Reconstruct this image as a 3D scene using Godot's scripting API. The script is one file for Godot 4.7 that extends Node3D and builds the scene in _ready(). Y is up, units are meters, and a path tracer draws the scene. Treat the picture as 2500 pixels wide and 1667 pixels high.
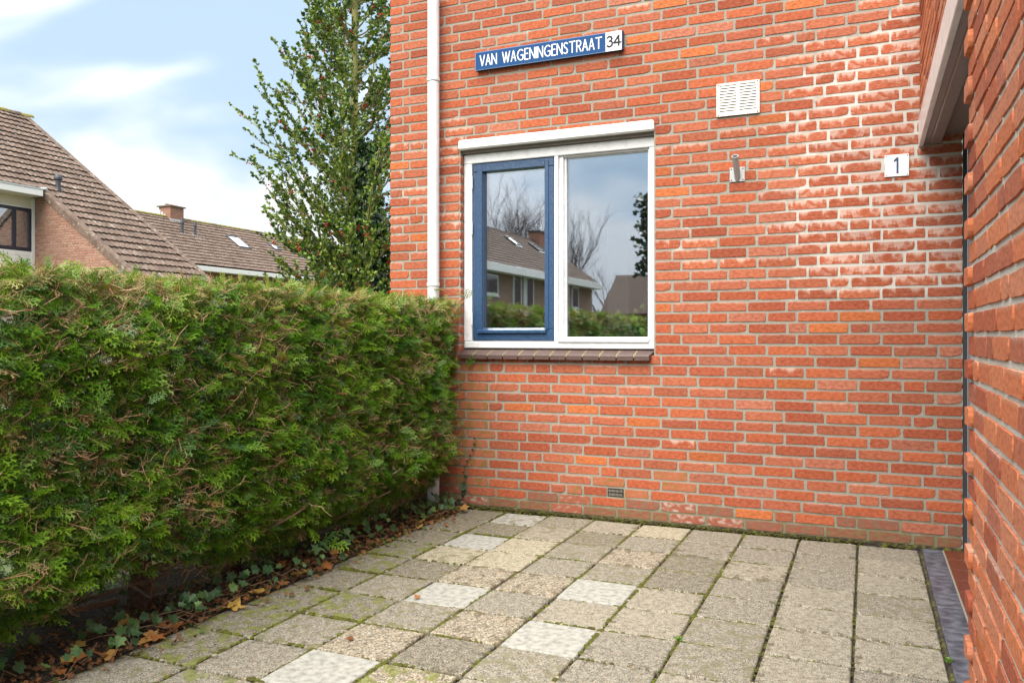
extends Node3D

# World: x runs right along the gable wall, y up, z out of the wall towards the viewer. The gable wall's brick faces lie at z = 0.
var rng := RandomNumberGenerator.new()
var M := {}
var grain := FastNoiseLite.new()
const EYE := Vector3(0.0, 1.1384, 4.898)

func _ready() -> void:
	rng.seed = 20240
	grain.seed = 5
	grain.noise_type = FastNoiseLite.TYPE_SIMPLEX_SMOOTH
	grain.frequency = 1.0
	camera_and_light()
	materials()
	ivy_leaf_mesh = ivy_leaf()
	ground()
	patio()
	brick_house()
	wall_fittings()
	porch()
	room()
	hedge()
	holly_tree()
	neighbour_house()
	row_house()
	mirrored_street()
	litter()

# ------------------------------------------------------------------ camera, sky, sun
func camera_and_light() -> void:
	var cam := Camera3D.new()
	cam.name = "camera"
	add_child(cam)
	cam.position = EYE
	cam.rotation.y = deg_to_rad(23.524)
	cam.near = 0.05
	cam.far = 600.0
	var tall := 2.0 * 0.05 * 833.5 / 1994.6
	cam.projection = Camera3D.PROJECTION_FRUSTUM
	cam.size = tall
	cam.frustum_offset = Vector2(0.0, -10.8 / 1667.0 * tall)
	cam.current = true
	var env := Environment.new()
	env.background_mode = Environment.BG_SKY
	var sky := Sky.new()
	var pano := PanoramaSkyMaterial.new()
	pano.panorama = sky_image()
	sky.sky_material = pano
	env.sky = sky
	env.background_energy_multiplier = 1.0
	env.tonemap_mode = Environment.TONE_MAPPER_LINEAR
	env.tonemap_exposure = 4.9
	env.sdfgi_enabled = true
	env.ssao_enabled = true
	env.ssil_enabled = true
	var we := WorldEnvironment.new()
	we.name = "world_environment"
	we.environment = env
	add_child(we)
	var sun := DirectionalLight3D.new()
	sun.name = "sun"
	sun.light_energy = 0.46
	sun.light_color = Color(1.0, 0.965, 0.91)
	sun.light_angular_distance = 60.0
	sun.shadow_enabled = true
	add_child(sun)
	sun.look_at_from_position(Vector3(-0.07, 0.74, 0.66) * 10.0, Vector3.ZERO)

func sky_image() -> ImageTexture:
	var w := 1280
	var h := 640
	var im := Image.create(w, h, false, Image.FORMAT_RGBF)
	var a := FastNoiseLite.new()
	a.seed = 11
	a.frequency = 1.0
	a.fractal_octaves = 5
	var b := FastNoiseLite.new()
	b.seed = 23
	b.frequency = 1.0
	b.fractal_octaves = 4
	im.fill(Color(0.11, 0.11, 0.10))
	for j in h / 2 + 1:
		var el := (0.5 - (j + 0.5) / h) * PI
		var sy := sin(el)
		var cy := cos(el)
		var deg := rad_to_deg(el)
		var blue := Color(0.128, 0.168, 0.205).lerp(Color(0.096, 0.139, 0.197), smoothstep(10.0, 60.0, deg))
		for i in w:
			var az := (float(i) / w - 0.5) * TAU
			var d := Vector3(sin(az) * cy, sy, -cos(az) * cy)
			var p := Vector3(d.x, 0, d.z) / (sy + 0.12)
			var wisp := a.get_noise_3d(p.x * 0.55 + p.z * 0.2, p.z * 1.5, 3.0)
			var puff := b.get_noise_3d(d.x * 5.0, d.y * 9.0, d.z * 5.0)
			var low := smoothstep(13.5, 5.0, deg + puff * 9.0)
			var high := smoothstep(-0.12, 0.34, wisp) * smoothstep(12.0, 20.0, deg + wisp * 8.0)
			var veil := smoothstep(19.0, 36.0, deg + wisp * 10.0) * (0.82 + 0.25 * puff)
			var cloud := Color(0.208, 0.212, 0.215) * (0.78 + 2.3 * sy)
			var c := blue.lerp(cloud, clampf(maxf(low * 0.9, maxf(high * 0.85, veil)), 0, 1))
			im.set_pixel(i, j, c)
	return ImageTexture.create_from_image(im)

# ------------------------------------------------------------------ small helpers
func L(r: float, g: float, b: float) -> Color:
	return Color(r, g, b).linear_to_srgb()

func mat(c: Color, rough := 0.8, metal := 0.0, spec := 0.5) -> StandardMaterial3D:
	var m := StandardMaterial3D.new()
	m.albedo_color = c
	m.roughness = rough
	m.metallic = metal
	m.metallic_specular = spec
	return m

func noise_tex(size: int, freq: float, ramp: Array, oct := 4, sd := 1, kind := FastNoiseLite.TYPE_SIMPLEX_SMOOTH) -> NoiseTexture2D:
	var n := FastNoiseLite.new()
	n.seed = sd
	n.noise_type = kind
	n.frequency = freq
	n.fractal_octaves = oct
	var t := NoiseTexture2D.new()
	t.width = size
	t.height = size
	t.seamless = true
	t.noise = n
	if ramp.size():
		var g := Gradient.new()
		var offs := PackedFloat32Array()
		var cols := PackedColorArray()
		for e in ramp:
			offs.append(e[0])
			cols.append(e[1])
		g.offsets = offs
		g.colors = cols
		t.color_ramp = g
	return t

func tri_mat(m: StandardMaterial3D, tex: Texture2D, per_metre: float, bump: Texture2D = null, bump_cm := 0.0) -> StandardMaterial3D:
	m.albedo_texture = tex
	m.uv1_triplanar = true
	m.uv1_world_triplanar = true
	m.uv1_scale = Vector3.ONE * per_metre
	if bump:
		m.heightmap_enabled = true
		m.heightmap_texture = bump
		m.heightmap_scale = bump_cm
	return m

func st_new() -> SurfaceTool:
	var st := SurfaceTool.new()
	st.begin(Mesh.PRIMITIVE_TRIANGLES)
	st.set_smooth_group(-1)
	return st

func tri(st: SurfaceTool, a: Vector3, b: Vector3, c: Vector3, away: Vector3) -> void:
	if (a - c).cross(a - b).dot(away) < 0.0:
		var k := b
		b = c
		c = k
	st.add_vertex(a)
	st.add_vertex(b)
	st.add_vertex(c)

func quad(st: SurfaceTool, a: Vector3, b: Vector3, c: Vector3, d: Vector3, away: Vector3) -> void:
	tri(st, a, b, c, away)
	tri(st, a, c, d, away)

# a box with chamfered edges
func box(st: SurfaceTool, at: Vector3, size: Vector3, bevel := 0.0, turn := Basis.IDENTITY) -> void:
	var h := size * 0.5
	var e := minf(bevel, minf(h.x, minf(h.y, h.z)) * 0.9)
	var p := func(sx: int, sy: int, sz: int, ax: int) -> Vector3:
		var v := Vector3(sx * (h.x - (0.0 if ax == 0 else e)), sy * (h.y - (0.0 if ax == 1 else e)), sz * (h.z - (0.0 if ax == 2 else e)))
		return at + turn * v
	for s in [-1, 1]:
		quad(st, p.call(s, -1, -1, 0), p.call(s, 1, -1, 0), p.call(s, 1, 1, 0), p.call(s, -1, 1, 0), turn * Vector3(s, 0, 0))
		quad(st, p.call(-1, s, -1, 1), p.call(1, s, -1, 1), p.call(1, s, 1, 1), p.call(-1, s, 1, 1), turn * Vector3(0, s, 0))
		quad(st, p.call(-1, -1, s, 2), p.call(1, -1, s, 2), p.call(1, 1, s, 2), p.call(-1, 1, s, 2), turn * Vector3(0, 0, s))
	if e <= 0.0:
		return
	for s in [-1, 1]:
		for q in [-1, 1]:
			quad(st, p.call(s, q, -1, 0), p.call(s, q, 1, 0), p.call(s, q, 1, 1), p.call(s, q, -1, 1), turn * Vector3(s, q, 0))
			quad(st, p.call(s, -1, q, 0), p.call(s, 1, q, 0), p.call(s, 1, q, 2), p.call(s, -1, q, 2), turn * Vector3(s, 0, q))
			quad(st, p.call(-1, s, q, 1), p.call(1, s, q, 1), p.call(1, s, q, 2), p.call(-1, s, q, 2), turn * Vector3(0, s, q))
			for r in [-1, 1]:
				tri(st, p.call(s, q, r, 0), p.call(s, q, r, 1), p.call(s, q, r, 2), turn * Vector3(s, q, r))

func span(st: SurfaceTool, a: Vector3, b: Vector3, bevel := 0.0) -> void:
	box(st, (a + b) * 0.5, (b - a).abs(), bevel)

func done(st: SurfaceTool) -> ArrayMesh:
	st.generate_normals()
	return st.commit()

func mk(called: String, mesh: Mesh, m: Material, parent: Node = self, at := Vector3.ZERO) -> MeshInstance3D:
	var o := MeshInstance3D.new()
	o.name = called
	o.mesh = mesh
	o.material_override = m
	o.position = at
	parent.add_child(o, true)
	return o

func bx(called: String, a: Vector3, b: Vector3, m: Material, parent: Node = self, bevel := 0.0) -> MeshInstance3D:
	var st := st_new()
	span(st, a, b, bevel)
	return mk(called, done(st), m, parent)

var used := {}
func numbered(called: String) -> String:
	used[called] = used.get(called, -1) + 1
	return called if used[called] == 0 else "%s_%03d" % [called, used[called]]

func thing(called: String, label: String, category: String, at := Vector3.ZERO, group := "") -> Node3D:
	var o := Node3D.new()
	o.name = numbered(called)
	add_child(o)
	o.position = at
	tag(o, label, category, group)
	return o

func tag(o: Node, label: String, category: String, group := "", kind := "") -> void:
	if label:
		o.set_meta("label", label)
	if category:
		o.set_meta("category", category)
	if group:
		o.set_meta("group", group)
	if kind:
		o.set_meta("kind", kind)

func part_node(called: String, parent: Node, at := Vector3.ZERO) -> Node3D:
	var o := Node3D.new()
	o.name = called
	o.position = at
	parent.add_child(o, true)
	return o

# round tubes along points, gathered in packed arrays
class Tubes:
	var v := PackedVector3Array()
	var n := PackedVector3Array()
	var ix := PackedInt32Array()
	func add(pts: Array, radii: Array, sides := 6) -> void:
		var start := v.size()
		var side := Vector3.ZERO
		for i in pts.size():
			var p: Vector3 = pts[i]
			var q: Vector3 = pts[mini(i + 1, pts.size() - 1)]
			var o: Vector3 = pts[maxi(i - 1, 0)]
			var dir := (q - o).normalized()
			if side == Vector3.ZERO:
				side = dir.cross(Vector3.UP if absf(dir.y) < 0.9 else Vector3.RIGHT).normalized()
			side = (side - dir * side.dot(dir)).normalized()
			var up := dir.cross(side)
			for k in sides:
				var a := TAU * k / sides
				var r := side * cos(a) + up * sin(a)
				v.append(p + r * float(radii[i]))
				n.append(r)
		for i in pts.size() - 1:
			for k in sides:
				var a := start + i * sides + k
				var b := start + i * sides + (k + 1) % sides
				ix.append_array([a, a + sides, b, b, a + sides, b + sides])
	func mesh() -> ArrayMesh:
		var arr := []
		arr.resize(Mesh.ARRAY_MAX)
		arr[Mesh.ARRAY_VERTEX] = v
		arr[Mesh.ARRAY_NORMAL] = n
		arr[Mesh.ARRAY_INDEX] = ix
		var m := ArrayMesh.new()
		m.add_surface_from_arrays(Mesh.PRIMITIVE_TRIANGLES, arr)
		return m

func lathe(profile: Array, sides := 24) -> ArrayMesh:
	var st := SurfaceTool.new()
	st.begin(Mesh.PRIMITIVE_TRIANGLES)
	for i in profile.size() - 1:
		var a: Vector2 = profile[i]
		var b: Vector2 = profile[i + 1]
		st.set_smooth_group(i)
		for k in sides:
			var t := TAU * k / sides
			var u := TAU * (k + 1) / sides
			var p := Vector3(a.x * cos(t), a.y, a.x * sin(t))
			var q := Vector3(a.x * cos(u), a.y, a.x * sin(u))
			var r := Vector3(b.x * cos(u), b.y, b.x * sin(u))
			var s := Vector3(b.x * cos(t), b.y, b.x * sin(t))
			if b.x > 1e-5:
				st.add_vertex(p); st.add_vertex(r); st.add_vertex(s)
			if a.x > 1e-5:
				st.add_vertex(p); st.add_vertex(q); st.add_vertex(r)
	st.generate_normals()
	return st.commit()

func many(called: String, mesh: Mesh, m: Material, where: Array, tints: Array, parent: Node) -> MultiMeshInstance3D:
	var mm := MultiMesh.new()
	mm.transform_format = MultiMesh.TRANSFORM_3D
	mm.use_colors = true
	mm.mesh = mesh
	mm.instance_count = where.size()
	for i in where.size():
		mm.set_instance_transform(i, where[i])
		mm.set_instance_color(i, tints[i])
	var o := MultiMeshInstance3D.new()
	o.name = called
	o.multimesh = mm
	o.material_override = m
	parent.add_child(o, true)
	return o

func frame_to(dir: Vector3, roll := 0.0) -> Basis:   # y axis along dir
	var y := dir.normalized()
	var x := y.cross(Vector3.FORWARD if absf(y.z) < 0.9 else Vector3.RIGHT).normalized()
	return Basis(x, y, x.cross(y)).rotated(y, roll)

func rv() -> Vector3:
	return Vector3(rng.randf_range(-1, 1), rng.randf_range(-1, 1), rng.randf_range(-1, 1))

# ------------------------------------------------------------------ materials
func materials() -> void:
	var fine := noise_tex(256, 0.03, [], 4, 3)
	var grit := noise_tex(256, 0.12, [], 3, 4)
	M.fine = fine
	M.grit = grit
	# mortar: grey-beige sand with darker pits
	var mo := noise_tex(512, 0.09, [[0.0, L(0.09, 0.082, 0.066)], [0.22, L(0.205, 0.19, 0.158)], [0.55, L(0.275, 0.256, 0.216)], [1.0, L(0.38, 0.36, 0.31)]], 5, 8)
	M.mortar = tri_mat(mat(Color.WHITE, 0.95), mo, 3.0, grit, 0.12)
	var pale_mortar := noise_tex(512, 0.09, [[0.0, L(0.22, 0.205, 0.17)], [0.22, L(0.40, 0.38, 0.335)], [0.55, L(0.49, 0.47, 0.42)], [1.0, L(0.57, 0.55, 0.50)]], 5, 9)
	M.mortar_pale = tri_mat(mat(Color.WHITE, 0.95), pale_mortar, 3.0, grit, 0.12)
	M.mortar_gable = tri_mat(mat(Color.WHITE, 0.95), mo, 3.0, grit, 0.12)
	M.mortar_gable.detail_enabled = true
	M.mortar_gable.detail_albedo = wall_stains()
	M.mortar_gable.detail_uv_layer = BaseMaterial3D.DETAIL_UV_2
	M.mortar_gable.detail_blend_mode = BaseMaterial3D.BLEND_MODE_MIX
	M.mortar_far = mat(L(0.36, 0.32, 0.28), 0.95)
	# brick faces: several computed faces, each in a few tones
	var tones := [
		[L(0.405, 0.098, 0.040), 0.0], [L(0.385, 0.108, 0.052), 0.0], [L(0.335, 0.077, 0.035), 0.0], [L(0.455, 0.124, 0.038), 0.0], [L(0.405, 0.132, 0.076), 0.0], [L(0.370, 0.096, 0.047), 0.14], [L(0.395, 0.115, 0.058), 0.2],
		[L(0.400, 0.102, 0.044), 0.48], [L(0.370, 0.086, 0.037), 0.58], [L(0.385, 0.100, 0.048), 0.7],
		[L(0.390, 0.098, 0.046), 0.9], [L(0.420, 0.096, 0.042), 1.1],
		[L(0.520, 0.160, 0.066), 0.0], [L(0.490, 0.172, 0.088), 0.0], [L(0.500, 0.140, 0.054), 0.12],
	]
	var bump := brick_bump()
	M.brick = []
	for k in tones.size():
		var tex := brick_face(tones[k][0], tones[k][1], 40 + k)
		for tone in [Color(1, 1, 1), Color(0.96, 0.94, 0.94), Color(0.90, 0.88, 0.88)]:
			var m := mat(tone, 0.88, 0.0, 0.4)
			m.albedo_texture = tex
			m.heightmap_enabled = true
			m.heightmap_texture = bump
			m.heightmap_scale = 0.05
			M.brick.append(m)
	# bricks at the foot of the wall: damp, with lime and algae
	M.damp = []
	for k in 4:
		var m := mat(Color.WHITE, 0.9, 0.0, 0.35)
		m.albedo_texture = brick_stained([L(0.27, 0.085, 0.05), L(0.22, 0.085, 0.05), L(0.30, 0.095, 0.055), L(0.25, 0.085, 0.052)][k], [L(0.40, 0.35, 0.32), L(0.17, 0.13, 0.06), L(0.42, 0.37, 0.33), L(0.19, 0.11, 0.07)][k], [0.42, 0.5, 0.3, 0.55][k], 80 + k)
		m.heightmap_enabled = true
		m.heightmap_texture = bump
		m.heightmap_scale = 0.06
		M.damp.append(m)
	M.algae = []
	for k in 2:
		var m := mat(Color.WHITE, 0.9, 0.0, 0.35)
		m.albedo_texture = brick_stained(L(0.36, 0.12, 0.06), L(0.20, 0.13, 0.035), [0.45, 0.25][k], 90 + k)
		m.heightmap_enabled = true
		m.heightmap_texture = bump
		m.heightmap_scale = 0.05
		M.algae.append(m)
	M.far_brick = []
	for c in [L(0.40, 0.215, 0.155), L(0.44, 0.26, 0.19), L(0.37, 0.185, 0.13), L(0.42, 0.235, 0.175)]:
		M.far_brick.append(tri_mat(mat(c, 0.9, 0.0, 0.3), noise_tex(128, 0.05, [[0.0, Color(0.8, 0.8, 0.8)], [1.0, Color(1, 1, 1)]], 3, 6), 2.0))
	# paints, metals, plastics
	var worn := noise_tex(512, 0.02, [[0.0, Color(0.90, 0.90, 0.90)], [0.5, Color(0.97, 0.97, 0.97)], [1.0, Color(1, 1, 1)]], 4, 12)
	M.white = tri_mat(mat(L(0.74, 0.76, 0.79), 0.38), worn, 1.5)
	M.white_bright = tri_mat(mat(L(0.80, 0.81, 0.82), 0.45), worn, 1.1)
	M.pipe = tri_mat(mat(L(0.72, 0.73, 0.75), 0.35), worn, 0.7)
	var bluewear := noise_tex(512, 0.035, [[0.0, L(0.012, 0.042, 0.105)], [0.45, L(0.017, 0.054, 0.130)], [0.78, L(0.023, 0.067, 0.152)], [0.9, L(0.06, 0.11, 0.21)]], 5, 14)
	M.blue = tri_mat(mat(Color.WHITE, 0.36), bluewear, 2.5, noise_tex(256, 0.02, [], 3, 15), 0.08)
	M.blue.clearcoat_enabled = true
	M.blue.clearcoat = 0.35
	M.blue.clearcoat_roughness = 0.3
	M.dark = mat(L(0.008, 0.008, 0.009), 0.8, 0.0, 0.25)
	M.rubber = mat(L(0.03, 0.03, 0.035), 0.6)
	M.sign_blue = tri_mat(mat(Color.WHITE, 0.5, 0.0, 0.3), noise_tex(512, 0.06, [[0.0, L(0.003, 0.044, 0.15)], [0.6, L(0.004, 0.055, 0.185)], [0.86, L(0.008, 0.068, 0.215)], [0.94, L(0.14, 0.22, 0.36)]], 5, 17), 5.0)
	M.sign_edge = mat(L(0.10, 0.18, 0.34), 0.4)
	M.sign_rim = mat(L(0.012, 0.028, 0.085), 0.45)
	M.letter = mat(L(0.78, 0.78, 0.74), 0.4)
	M.grey_letter = mat(L(0.025, 0.028, 0.035), 0.6, 0.0, 0.3)
	M.enamel = tri_mat(mat(L(0.82, 0.83, 0.84), 0.25), worn, 3.0)
	M.number = mat(L(0.025, 0.045, 0.13), 0.35)
	M.cream = tri_mat(mat(L(0.80, 0.79, 0.73), 0.4), worn, 3.0)
	M.zinc = tri_mat(mat(Color.WHITE, 0.5, 0.25), noise_tex(256, 0.08, [[0.0, L(0.16, 0.155, 0.15)], [0.4, L(0.36, 0.37, 0.38)], [1.0, L(0.62, 0.64, 0.66)]], 5, 19), 9.0)
	M.rust = mat(L(0.11, 0.045, 0.02), 0.85)
	var clear := StandardMaterial3D.new()
	var one := Image.create(4, 4, false, Image.FORMAT_RGB8)
	one.fill(Color.WHITE)
	clear.albedo_texture = ImageTexture.create_from_image(one)
	clear.albedo_color = Color(0.93, 0.955, 0.98, 0.295)
	clear.transparency = BaseMaterial3D.TRANSPARENCY_ALPHA
	clear.metallic = 1.0
	clear.roughness = 0.015
	M.pane = clear
	M.sill = tri_mat(mat(Color.WHITE, 0.45), noise_tex(256, 0.05, [[0.0, L(0.062, 0.036, 0.032)], [0.5, L(0.085, 0.050, 0.044)], [0.9, L(0.105, 0.068, 0.060)], [1.0, L(0.3, 0.27, 0.25)]], 5, 21), 4.0)
	M.lime = tri_mat(mat(Color.WHITE, 0.95), noise_tex(256, 0.06, [[0.2, L(0.20, 0.19, 0.06)], [0.7, L(0.42, 0.38, 0.20)]], 4, 22), 4.0)
	# porch
	M.soffit = tri_mat(mat(L(0.22, 0.19, 0.175), 0.35), worn, 1.0)
	M.board = tri_mat(mat(L(0.76, 0.75, 0.75), 0.3), worn, 0.8)
	M.bluestone = tri_mat(mat(Color.WHITE, 0.42), noise_tex(512, 0.012, [[0.0, L(0.025, 0.030, 0.042)], [0.4, L(0.075, 0.085, 0.11)], [0.65, L(0.115, 0.13, 0.16)], [1.0, L(0.19, 0.21, 0.245)]], 5, 24), 2.2, fine, 0.15)
	M.red_tile = tri_mat(mat(Color.WHITE, 0.4), noise_tex(256, 0.04, [[0.0, L(0.085, 0.022, 0.012)], [0.5, L(0.14, 0.036, 0.018)], [1.0, L(0.19, 0.060, 0.03)]], 5, 25), 3.0)
	M.door_paint = mat(L(0.24, 0.27, 0.34), 0.4)
	# plants
	M.leaf = mat(Color.WHITE, 0.45, 0.0, 0.52)
	M.leaf.vertex_color_use_as_albedo = true
	M.leaf.backlight_enabled = true
	M.leaf.backlight = Color(0.72, 0.85, 0.40)
	M.holly = mat(Color.WHITE, 0.32, 0.0, 0.5)
	M.holly.vertex_color_use_as_albedo = true
	M.holly.backlight_enabled = true
	M.holly.backlight = Color(0.4, 0.45, 0.2)
	M.ivy = mat(Color.WHITE, 0.5, 0.0, 0.4)
	M.ivy.vertex_color_use_as_albedo = true
	M.dry = mat(Color.WHITE, 0.8, 0.0, 0.3)
	M.dry.vertex_color_use_as_albedo = true
	M.berry = mat(L(0.42, 0.012, 0.014), 0.3)
	M.twig = tri_mat(mat(Color.WHITE, 0.85), noise_tex(128, 0.05, [[0.0, L(0.10, 0.055, 0.032)], [1.0, L(0.26, 0.165, 0.105)]], 3, 28), 8.0)
	M.dead = tri_mat(mat(Color.WHITE, 0.85), noise_tex(128, 0.06, [[0.2, L(0.30, 0.13, 0.055)], [0.5, L(0.46, 0.27, 0.15)], [0.8, L(0.58, 0.44, 0.30)]], 3, 27), 5.0)
	M.bark = tri_mat(mat(Color.WHITE, 0.9), noise_tex(256, 0.06, [[0.0, L(0.035, 0.020, 0.014)], [0.5, L(0.09, 0.048, 0.032)], [1.0, L(0.17, 0.10, 0.07)]], 5, 29), 3.0, fine, 0.6)
	M.holly_bark = tri_mat(mat(Color.WHITE, 0.8), noise_tex(256, 0.04, [[0.0, L(0.15, 0.145, 0.05)], [0.5, L(0.27, 0.25, 0.08)], [1.0, L(0.36, 0.33, 0.15)]], 4, 30), 3.0)
	M.moss = mat(Color.WHITE, 0.95, 0.0, 0.2)
	M.moss.vertex_color_use_as_albedo = true
	# roofs
	M.tile = []
	for k in 4:
		var base: Color = [L(0.150, 0.106, 0.084), L(0.132, 0.093, 0.073), L(0.165, 0.118, 0.094), L(0.118, 0.083, 0.066)][k]
		var pale: Color = [L(0.36, 0.34, 0.29), L(0.30, 0.27, 0.23), L(0.42, 0.40, 0.35), L(0.24, 0.21, 0.17)][k]
		M.tile.append(tri_mat(mat(Color.WHITE, 0.88, 0.0, 0.3), noise_tex(512, 0.028, [[0.0, base.darkened(0.35)], [0.18, base.darkened(0.1)], [0.6, base], [0.74, base.lightened(0.06)], [0.79, pale]], 5, 31 + k), 0.42))
	M.ridge_moss = tri_mat(mat(Color.WHITE, 0.95), noise_tex(256, 0.05, [[0.3, L(0.11, 0.085, 0.065)], [0.5, L(0.17, 0.155, 0.03)], [0.7, L(0.27, 0.22, 0.035)]], 4, 36), 1.2)
	M.lead = mat(L(0.46, 0.48, 0.50), 0.6)
	M.vent_plastic = mat(L(0.035, 0.042, 0.055), 0.5)
	M.dark_frame = mat(L(0.022, 0.026, 0.042), 0.4)
	M.cream_panel = mat(L(0.62, 0.58, 0.47), 0.6)
	M.gutter = mat(L(0.72, 0.71, 0.68), 0.45)
	M.blind = mat(L(0.55, 0.56, 0.56), 0.5)
	M.far_pane = mat(L(0.03, 0.035, 0.04), 0.05, 0.0, 1.0)
	M.roof_pane = mat(L(0.75, 0.79, 0.83), 0.05, 0.55, 1.0)
	M.soil = tri_mat(mat(Color.WHITE, 0.95), noise_tex(512, 0.05, [[0.0, L(0.014, 0.009, 0.006)], [0.5, L(0.036, 0.024, 0.016)], [1.0, L(0.075, 0.05, 0.032)]], 5, 38), 2.0, grit, 0.8)
	M.joint = tri_mat(mat(Color.WHITE, 0.95), noise_tex(512, 0.03, [[0.0, L(0.022, 0.017, 0.012)], [0.45, L(0.045, 0.036, 0.026)], [0.62, L(0.075, 0.068, 0.022)], [0.75, L(0.12, 0.13, 0.02)]], 4, 39), 1.2, grit, 0.5)
	M.grass = tri_mat(mat(Color.WHITE, 0.95), noise_tex(512, 0.03, [[0.0, L(0.035, 0.05, 0.014)], [1.0, L(0.075, 0.10, 0.03)]], 5, 41), 0.5)
	M.plaster = mat(L(0.50, 0.49, 0.46), 0.85)
	M.floor_wood = mat(L(0.16, 0.105, 0.065), 0.5)

# one brick's face, 256 x 64: fired clay with pits and streaks; lime bloom that hangs down from its upper edge where BLOOM is above 0
func brick_face(base: Color, bloom: float, sd: int) -> ImageTexture:
	var im := Image.create(256, 64, false, Image.FORMAT_RGB8)
	var n := FastNoiseLite.new()
	n.seed = sd
	n.frequency = 1.0
	n.fractal_octaves = 4
	var white := L(0.66, 0.60, 0.57)
	for j in 64:
		for i in 256:
			var x := i / 256.0 * 0.21
			var y := j / 64.0 * 0.052
			var a := n.get_noise_2d(x * 30.0, y * 60.0)
			var f := n.get_noise_2d(x * 420.0 + 40.0, y * 420.0)
			var s := n.get_noise_2d(x * 18.0 + 9.0, y * 260.0)
			var c := base
			c = c.lightened(clampf(a * 0.14 + s * 0.02, 0.0, 0.3)) if a * 0.14 + s * 0.02 > 0.0 else c.darkened(clampf(-a * 0.26 - s * 0.04, 0.0, 0.4))
			c = c.lightened(f * 0.10) if f > 0.0 else c.darkened(-f * 0.22)
			if f < -0.62:
				c = c.darkened(0.35)
			if f > 0.66 and a > 0.0:
				c = c.lerp(white, 0.35)
			if bloom > 0.0:
				var reach := bloom * (0.40 + 0.95 * n.get_noise_2d(x * 13.0 + 70.0, 3.0) + 0.22 * n.get_noise_2d(x * 60.0, 8.0))
				var edge := j / 64.0 + 0.12 * n.get_noise_2d(x * 150.0, y * 190.0 + 11.0)
				var k := smoothstep(0.26, -0.22, edge - reach)
				var patch := smoothstep(0.30 - bloom * 0.28, 0.62 - bloom * 0.28, n.get_noise_2d(x * 15.0 + 5.0, y * 26.0 + 31.0)) * bloom
				k = clampf(maxf(k * 0.78, patch * 0.40) * (0.78 + 0.9 * f), 0.0, 0.9)
				c = c.lerp(white, k)
			im.set_pixel(i, j, c)
	return ImageTexture.create_from_image(im)

func lime_at(x: float, y: float) -> float:
	var b := smoothstep(-0.9, 0.2, x) * smoothstep(1.15, 1.55, y) * smoothstep(3.1, 2.5, y) * 0.85 + smoothstep(-0.25, 0.4, x) * smoothstep(1.2, 1.7, y) * 0.35
	b += 0.25 * smoothstep(-1.25, -1.0, x) * smoothstep(-0.6, -1.0, x) * smoothstep(1.3, 1.6, y) * smoothstep(2.5, 2.2, y)
	b += 0.22 * smoothstep(-2.3, -2.6, x) * smoothstep(1.5, 1.9, y) * smoothstep(2.9, 2.4, y)
	return b + grain.get_noise_2d(x * 2.0, y * 2.5) * 0.22 - 0.03

# lime bloom and algae on the gable's joints, one map for the whole wall: 3.6 m wide, 4.5 m high
func wall_stains() -> ImageTexture:
	var w := 360
	var h := 450
	var im := Image.create(w, h, false, Image.FORMAT_RGBA8)
	for j in h:
		for i in w:
			var x := -3.1 + 3.6 * i / w
			var y := 4.5 * (1.0 - float(j) / h)
			var n := grain.get_noise_2d(x * 9.0, y * 9.0) * 0.6 + grain.get_noise_2d(x * 45.0, y * 45.0) * 0.4
			var lime := clampf(smoothstep(0.15, 0.75, lime_at(x, y) + n * 0.5), 0.0, 0.72)
			var c := L(0.58, 0.56, 0.53)
			c.a = lime
			var green := smoothstep(0.0, 0.5, smoothstep(0.30, 0.0, y) * 0.75 + smoothstep(-2.2, -2.55, x) * smoothstep(1.0, 0.7, y) * 0.6 + n * 0.6 - 0.2)
			if green > lime:
				c = L(0.13, 0.125, 0.06)
				c.a = green * 0.75
			im.set_pixel(i, j, c)
	return ImageTexture.create_from_image(im)

func brick_stained(base: Color, stain: Color, much: float, sd: int) -> ImageTexture:
	var im := Image.create(256, 64, false, Image.FORMAT_RGB8)
	var n := FastNoiseLite.new()
	n.seed = sd
	n.frequency = 1.0
	n.fractal_octaves = 5
	for j in 64:
		for i in 256:
			var x := i / 256.0 * 0.21
			var y := j / 64.0 * 0.052
			var a := n.get_noise_2d(x * 26.0, y * 48.0)
			var f := n.get_noise_2d(x * 380.0, y * 380.0)
			var c := base.lightened(maxf(a, 0.0) * 0.15).darkened(maxf(-f, 0.0) * 0.3)
			c = c.lerp(stain, clampf(smoothstep(0.25 - much, 1.05 - much, n.get_noise_2d(x * 16.0 + 50.0, y * 22.0) + f * 0.35), 0.0, 0.8))
			im.set_pixel(i, j, c)
	return ImageTexture.create_from_image(im)

func brick_bump() -> ImageTexture:
	var im := Image.create(256, 64, false, Image.FORMAT_L8)
	var n := FastNoiseLite.new()
	n.seed = 77
	n.frequency = 1.0
	n.fractal_octaves = 5
	for j in 64:
		for i in 256:
			var x := i / 256.0 * 0.21
			var y := j / 64.0 * 0.052
			var v := 0.5 + 0.35 * n.get_noise_2d(x * 40.0, y * 120.0) + 0.25 * n.get_noise_2d(x * 300.0, y * 300.0)
			im.set_pixel(i, j, Color(v, v, v))
	return ImageTexture.create_from_image(im)

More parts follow.
